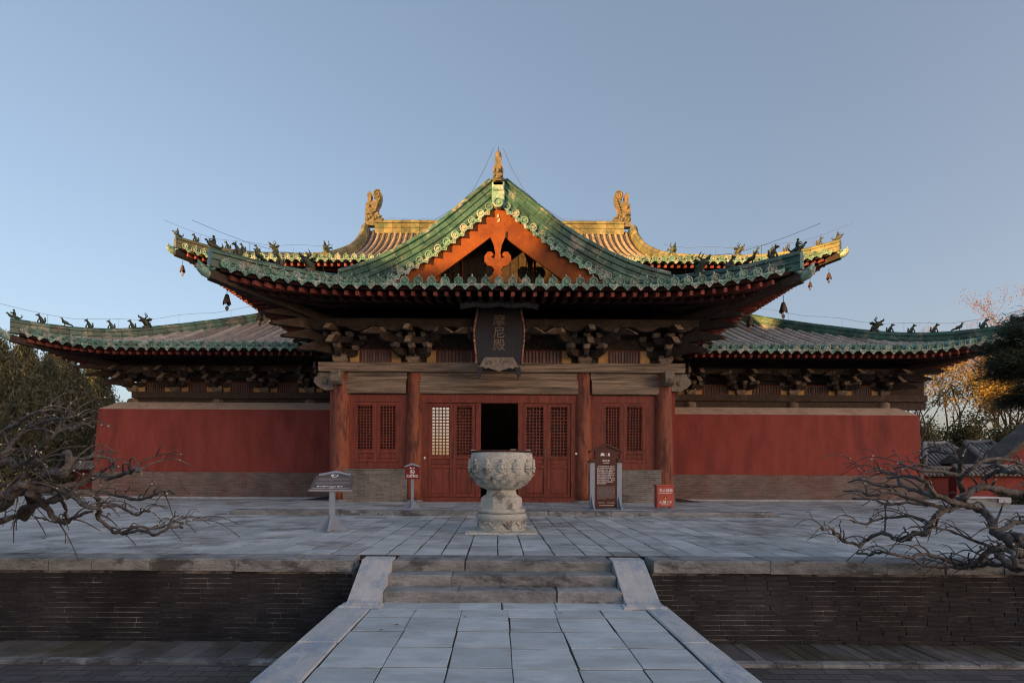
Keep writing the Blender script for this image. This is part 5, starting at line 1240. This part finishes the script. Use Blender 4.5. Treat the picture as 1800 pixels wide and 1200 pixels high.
# pine bough at the right edge
px, py = 14.55, 14.2
o = thing('pine_tree', 'dark pine reaching in from the right edge before the eave', 'tree', (px, py, -.05)); g = random.Random(4)
m = MB(); m.tube([(0,0,0),(.1,.1,2.5),(.05,0,5),(0,0,7)], [.22,.18,.12,.04], 9); part('trunk', m, M_['trunk'], o, T(px,py,-.05))
pm = MB(); bm = MB()
for (z, L, A) in ((4.55,1.95,3.05),(4.2,2.0,3.25),(3.9,1.75,3.0),(3.55,1.5,3.4),(3.3,1.3,2.9),(4.9,1.8,3.3),(5.3,1.2,3.0),(4.3,1.5,2.5),(4.0,1.4,.5),(4.8,1.3,1.2),(3.7,1.5,4.2),(4.6,1.5,4.8)):
    d = V((math.cos(A), math.sin(A), .12)); q = [V((0,0,z-.3)), V((0,0,z-.3))+d*L*.5+V((0,0,.1)), V((0,0,z-.3))+d*L+V((0,0,-.1))]; bm.tube(smooth(q,3), [.05,.045,.04,.03,.025,.02,.012], 5)
    for k in range(2600):
        f = g.random()**.55; c = q[0].lerp(q[2], f) + V((0,0,.1*math.sin(f*3)))
        p = c + V((g.gauss(0,.17),g.gauss(0,.17),g.gauss(0,.10))); e = V((g.gauss(0,1)-.3,g.gauss(0,1),g.gauss(0,1)+.2)).normalized(); t = e.orthogonal().normalized()*.009; p2 = p+e*.17
        pm.add([p-t,p+t,p2+t*.5,p2-t*.5],[(0,1,2,3)])
part('branch', bm, M_['trunk'], o, T(px,py,-.05)); part('crown', pm, M_['pine'], o, T(px,py,-.05))
# ------------------------------------------------------------------ side buildings
def tiled_wall(x0, x1, y, z, label, cat='wall', name='courtyard_wall', th=.5):
    w = thing(name, label, cat, ((x0+x1)/2, y, 0)); m = MB(); m.box(x0, x1, y, y+th, -.06, z); part('wall_body', m, M_['wall'], w)
    m = MB(); cy = y+th/2; m.prism([(cy-.55,z-.0),(cy-.53,z+.06),(cy,z+.42),(cy+.53,z+.06),(cy+.55,z+.0)], x0, x1, 'x'); cap = part('tile_cap', m, M_['pan'], w)
    x = x0+.1; jm = MB(); k = 0
    while x < x1:
        q = MB(); q.tube([(x, cy-.58, z+.05),(x, cy-.3, z+.22),(x, cy-.02, z+.44)], .065, 6); part('cover_tile', q, M_['grey'], cap); x += .22; k += 1
    m = MB(); m.tube([(x0, cy, z+.48),(x1, cy, z+.48)], .10, 8); part('ridge', m, M_['grey'], cap); return w
def low_hall(x0, x1, y0, y1, ze, zr, label, hip=1.2):
    b = thing('side_building', label, 'building', ((x0+x1)/2, (y0+y1)/2, 0)); m = MB(); m.box(x0+.6, x1-.6, y0+.6, y1-.6, -.06, ze-.05); part('wall', m, M_['wall'], b)
    cy = (y0+y1)/2; m = MB(); m.add([(x0,y0,ze),(x1,y0,ze),(x1,y1,ze),(x0,y1,ze),(x0+hip,cy,zr),(x1-hip,cy,zr)], [(0,1,5,4),(1,2,5),(2,3,4,5),(3,0,4),(3,2,1,0)]); rf = part('roof', m, M_['pan'], b)
    x = x0+.2
    while x < x1-.1:
        f = 1.; 
        if x < x0+hip: f = max(.08,(x-x0)/hip)
        if x > x1-hip: f = max(.08,(x1-x)/hip)
        q = MB(); q.tube([(x, y0-.04, ze+.05),(x, y0+(cy-y0)*f, ze+(zr-ze)*f+.05)], .075, 6); part('tile_row', q, M_['grey'], rf); x += .27
    for a, c in (((x0,y0,ze),(x0+hip,cy,zr)),((x1,y0,ze),(x1-hip,cy,zr)),((x0+hip,cy,zr),(x1-hip,cy,zr))):
        q = MB(); q.tube([V(a)+V((0,0,.12)), V(a).lerp(V(c),.5)+V((0,0,.08)), V(c)+V((0,0,.14))], .13, 7); part('ridge', q, M_['grey'], rf)
    return b
a = P(1618, 820, 34); low_hall(a.x+.3, a.x+4.6, 34, 38, 1.45, 3.0, 'low grey hip roofed building just right of the hall wall', 1.5)
a = P(1722, 820, 32); low_hall(a.x-.6, a.x+1.6, 31, 34.4, 1.75, 2.9, 'small gate roof with steep grey tiles behind the bare tree', .35)
a = P(1668, 800, 47); low_hall(a.x-4, a.x+14, 47, 53, 1.5, 2.9, 'long grey roofed building far behind the right trees', 1.)
a = P(1682, 830, 27); tiled_wall(a.x, a.x+9, 27, 1.05, 'red courtyard wall with grey tile cap at the right edge')
a = P(1612, 830, 33); tiled_wall(a.x-1.5, a.x+4.4, 31.6, 1.0, 'short red wall between the hall corner and the gate roof')
a = P(1762, 812, 30); c_ = P(1812, 772, 30); b = thing('gable_house', 'red gabled house with dark sloping verge at the right edge', 'building', (c_.x+2, 31, 0))
sl3 = (c_.z-a.z)/(c_.x-a.x); xr = c_.x+3.0; zr = c_.z+3.0*sl3
m = MB(); m.prism([(a.x+.4,-.06),(2*xr-a.x-.4,-.06),(2*xr-a.x-.4,a.z-.1),(xr,zr-.25),(a.x+.4,a.z-.1)], 30.4, 31.9); part('wall', m, M_['wall'], b)
m = MB(); m.prism([(a.x-.2,a.z-.32),(xr,zr-.2),(2*xr-a.x+.2,a.z-.32),(2*xr-a.x+.2,a.z-.0),(xr,zr+.2),(a.x-.2,a.z-.0)], 30.1, 31.6); part('roof', m, M_['pan'], b)
p = P(-30, 830, 36); tiled_wall(p.x-8, -17.6, 34, 1.1, 'low red wall behind the left bare tree')
# stone stub and hedge at the right end of the terrace
x0, x1 = P(1690, 900, 19.5).x, P(1768, 900, 19.5).x
b = thing('stone_parapet', 'pale stone parapet end at the right side of the terrace', 'parapet', ((x0+x1)/2, 19.5, 0))
m = MB(); m.slab(x0, x1, 19.3, 19.75, -.05, .16, c=.02); part('base', m, M_['coping'], b); m = MB(); m.slab(x0+.05, x1-.4, 19.36, 19.7, .16, .30); part('panel', m, M_['coping'], b)
m = MB(); m.slab(x1-.42, x1, 19.3, 19.75, .161, .34, c=.03); part('end_post', m, M_['kerb'], b); m = MB(); m.slab(x0-.03, x1-.41, 19.28, 19.78, .301, .36, c=.02); part('cap', m, M_['kerb'], b)
hx = P(1772, 900, 21).x; b = MB(); g = random.Random(2)
leaf_cards(b, [V((hx+3+g.uniform(-3,3), 21.3+g.uniform(-.4,.4), g.uniform(-.05,.5))) for _ in range(9000)], .09, g); o = link('hedge', b.mesh('hedge', M_['hedge'])); tag(o, 'clipped dark green hedge at the far right of the terrace', 'hedge')
# ------------------------------------------------------------------ unseen west hall and tower, added and sized to shade the court at sunset
wr = thing('west_shade_hall', 'unseen long grey roofed hall added on the west to shade the court', 'building', (-44, 1, 0))
m = MB(); m.box(-48, -42, -22.0, 24, -1.1, 5.2); part('wall', m, M_['wall'], wr)
m = MB(); m.prism([(-50,5.0),(-40,5.0),(-40,5.3),(-45,11.9),(-50,5.3)], -22.4, 25); part('roof', m, M_['grey'], wr)
wt = thing('west_shade_tower', 'unseen tall tower with a grey gabled roof, added to shade the right wing', 'building', (-45, -43, 0))
m = MB(); m.box(-49, -41, -62, -23.6, -1.1, 9.0); part('wall', m, M_['wall'], wt)
m = MB(); m.prism([(-51,8.8),(-39,8.8),(-39,9.2),(-45,15.4),(-51,9.2)], -64, -22.5); part('roof', m, M_['grey'], wt)
m = MB(); g = random.Random(8); pts = []
for _ in range(22): pts.append(V((g.uniform(-9,9), g.uniform(7.6,14), .012)))
for _ in range(4): pts.append(V((g.uniform(-1.4,1.6), g.uniform(3.6,6.2), -.388)))
for p in pts:
    A = g.uniform(0,6.3); s = g.uniform(.02,.045); e = V((math.cos(A),math.sin(A),0)); f = V((-e.y,e.x,0))*.45; up_ = V((0,0,g.uniform(.002,.012)))
    m.add([p-e*s, p-f*s+up_, p+e*s, p+f*s+up_*.5], [(0,1,2,3)])
o = link('fallen_leaves', m.mesh('fallen_leaves', M_['trunk'])); tag(o, 'few dry brown leaves scattered over the paving', 'leaves'); o['kind'] = 'stuff'
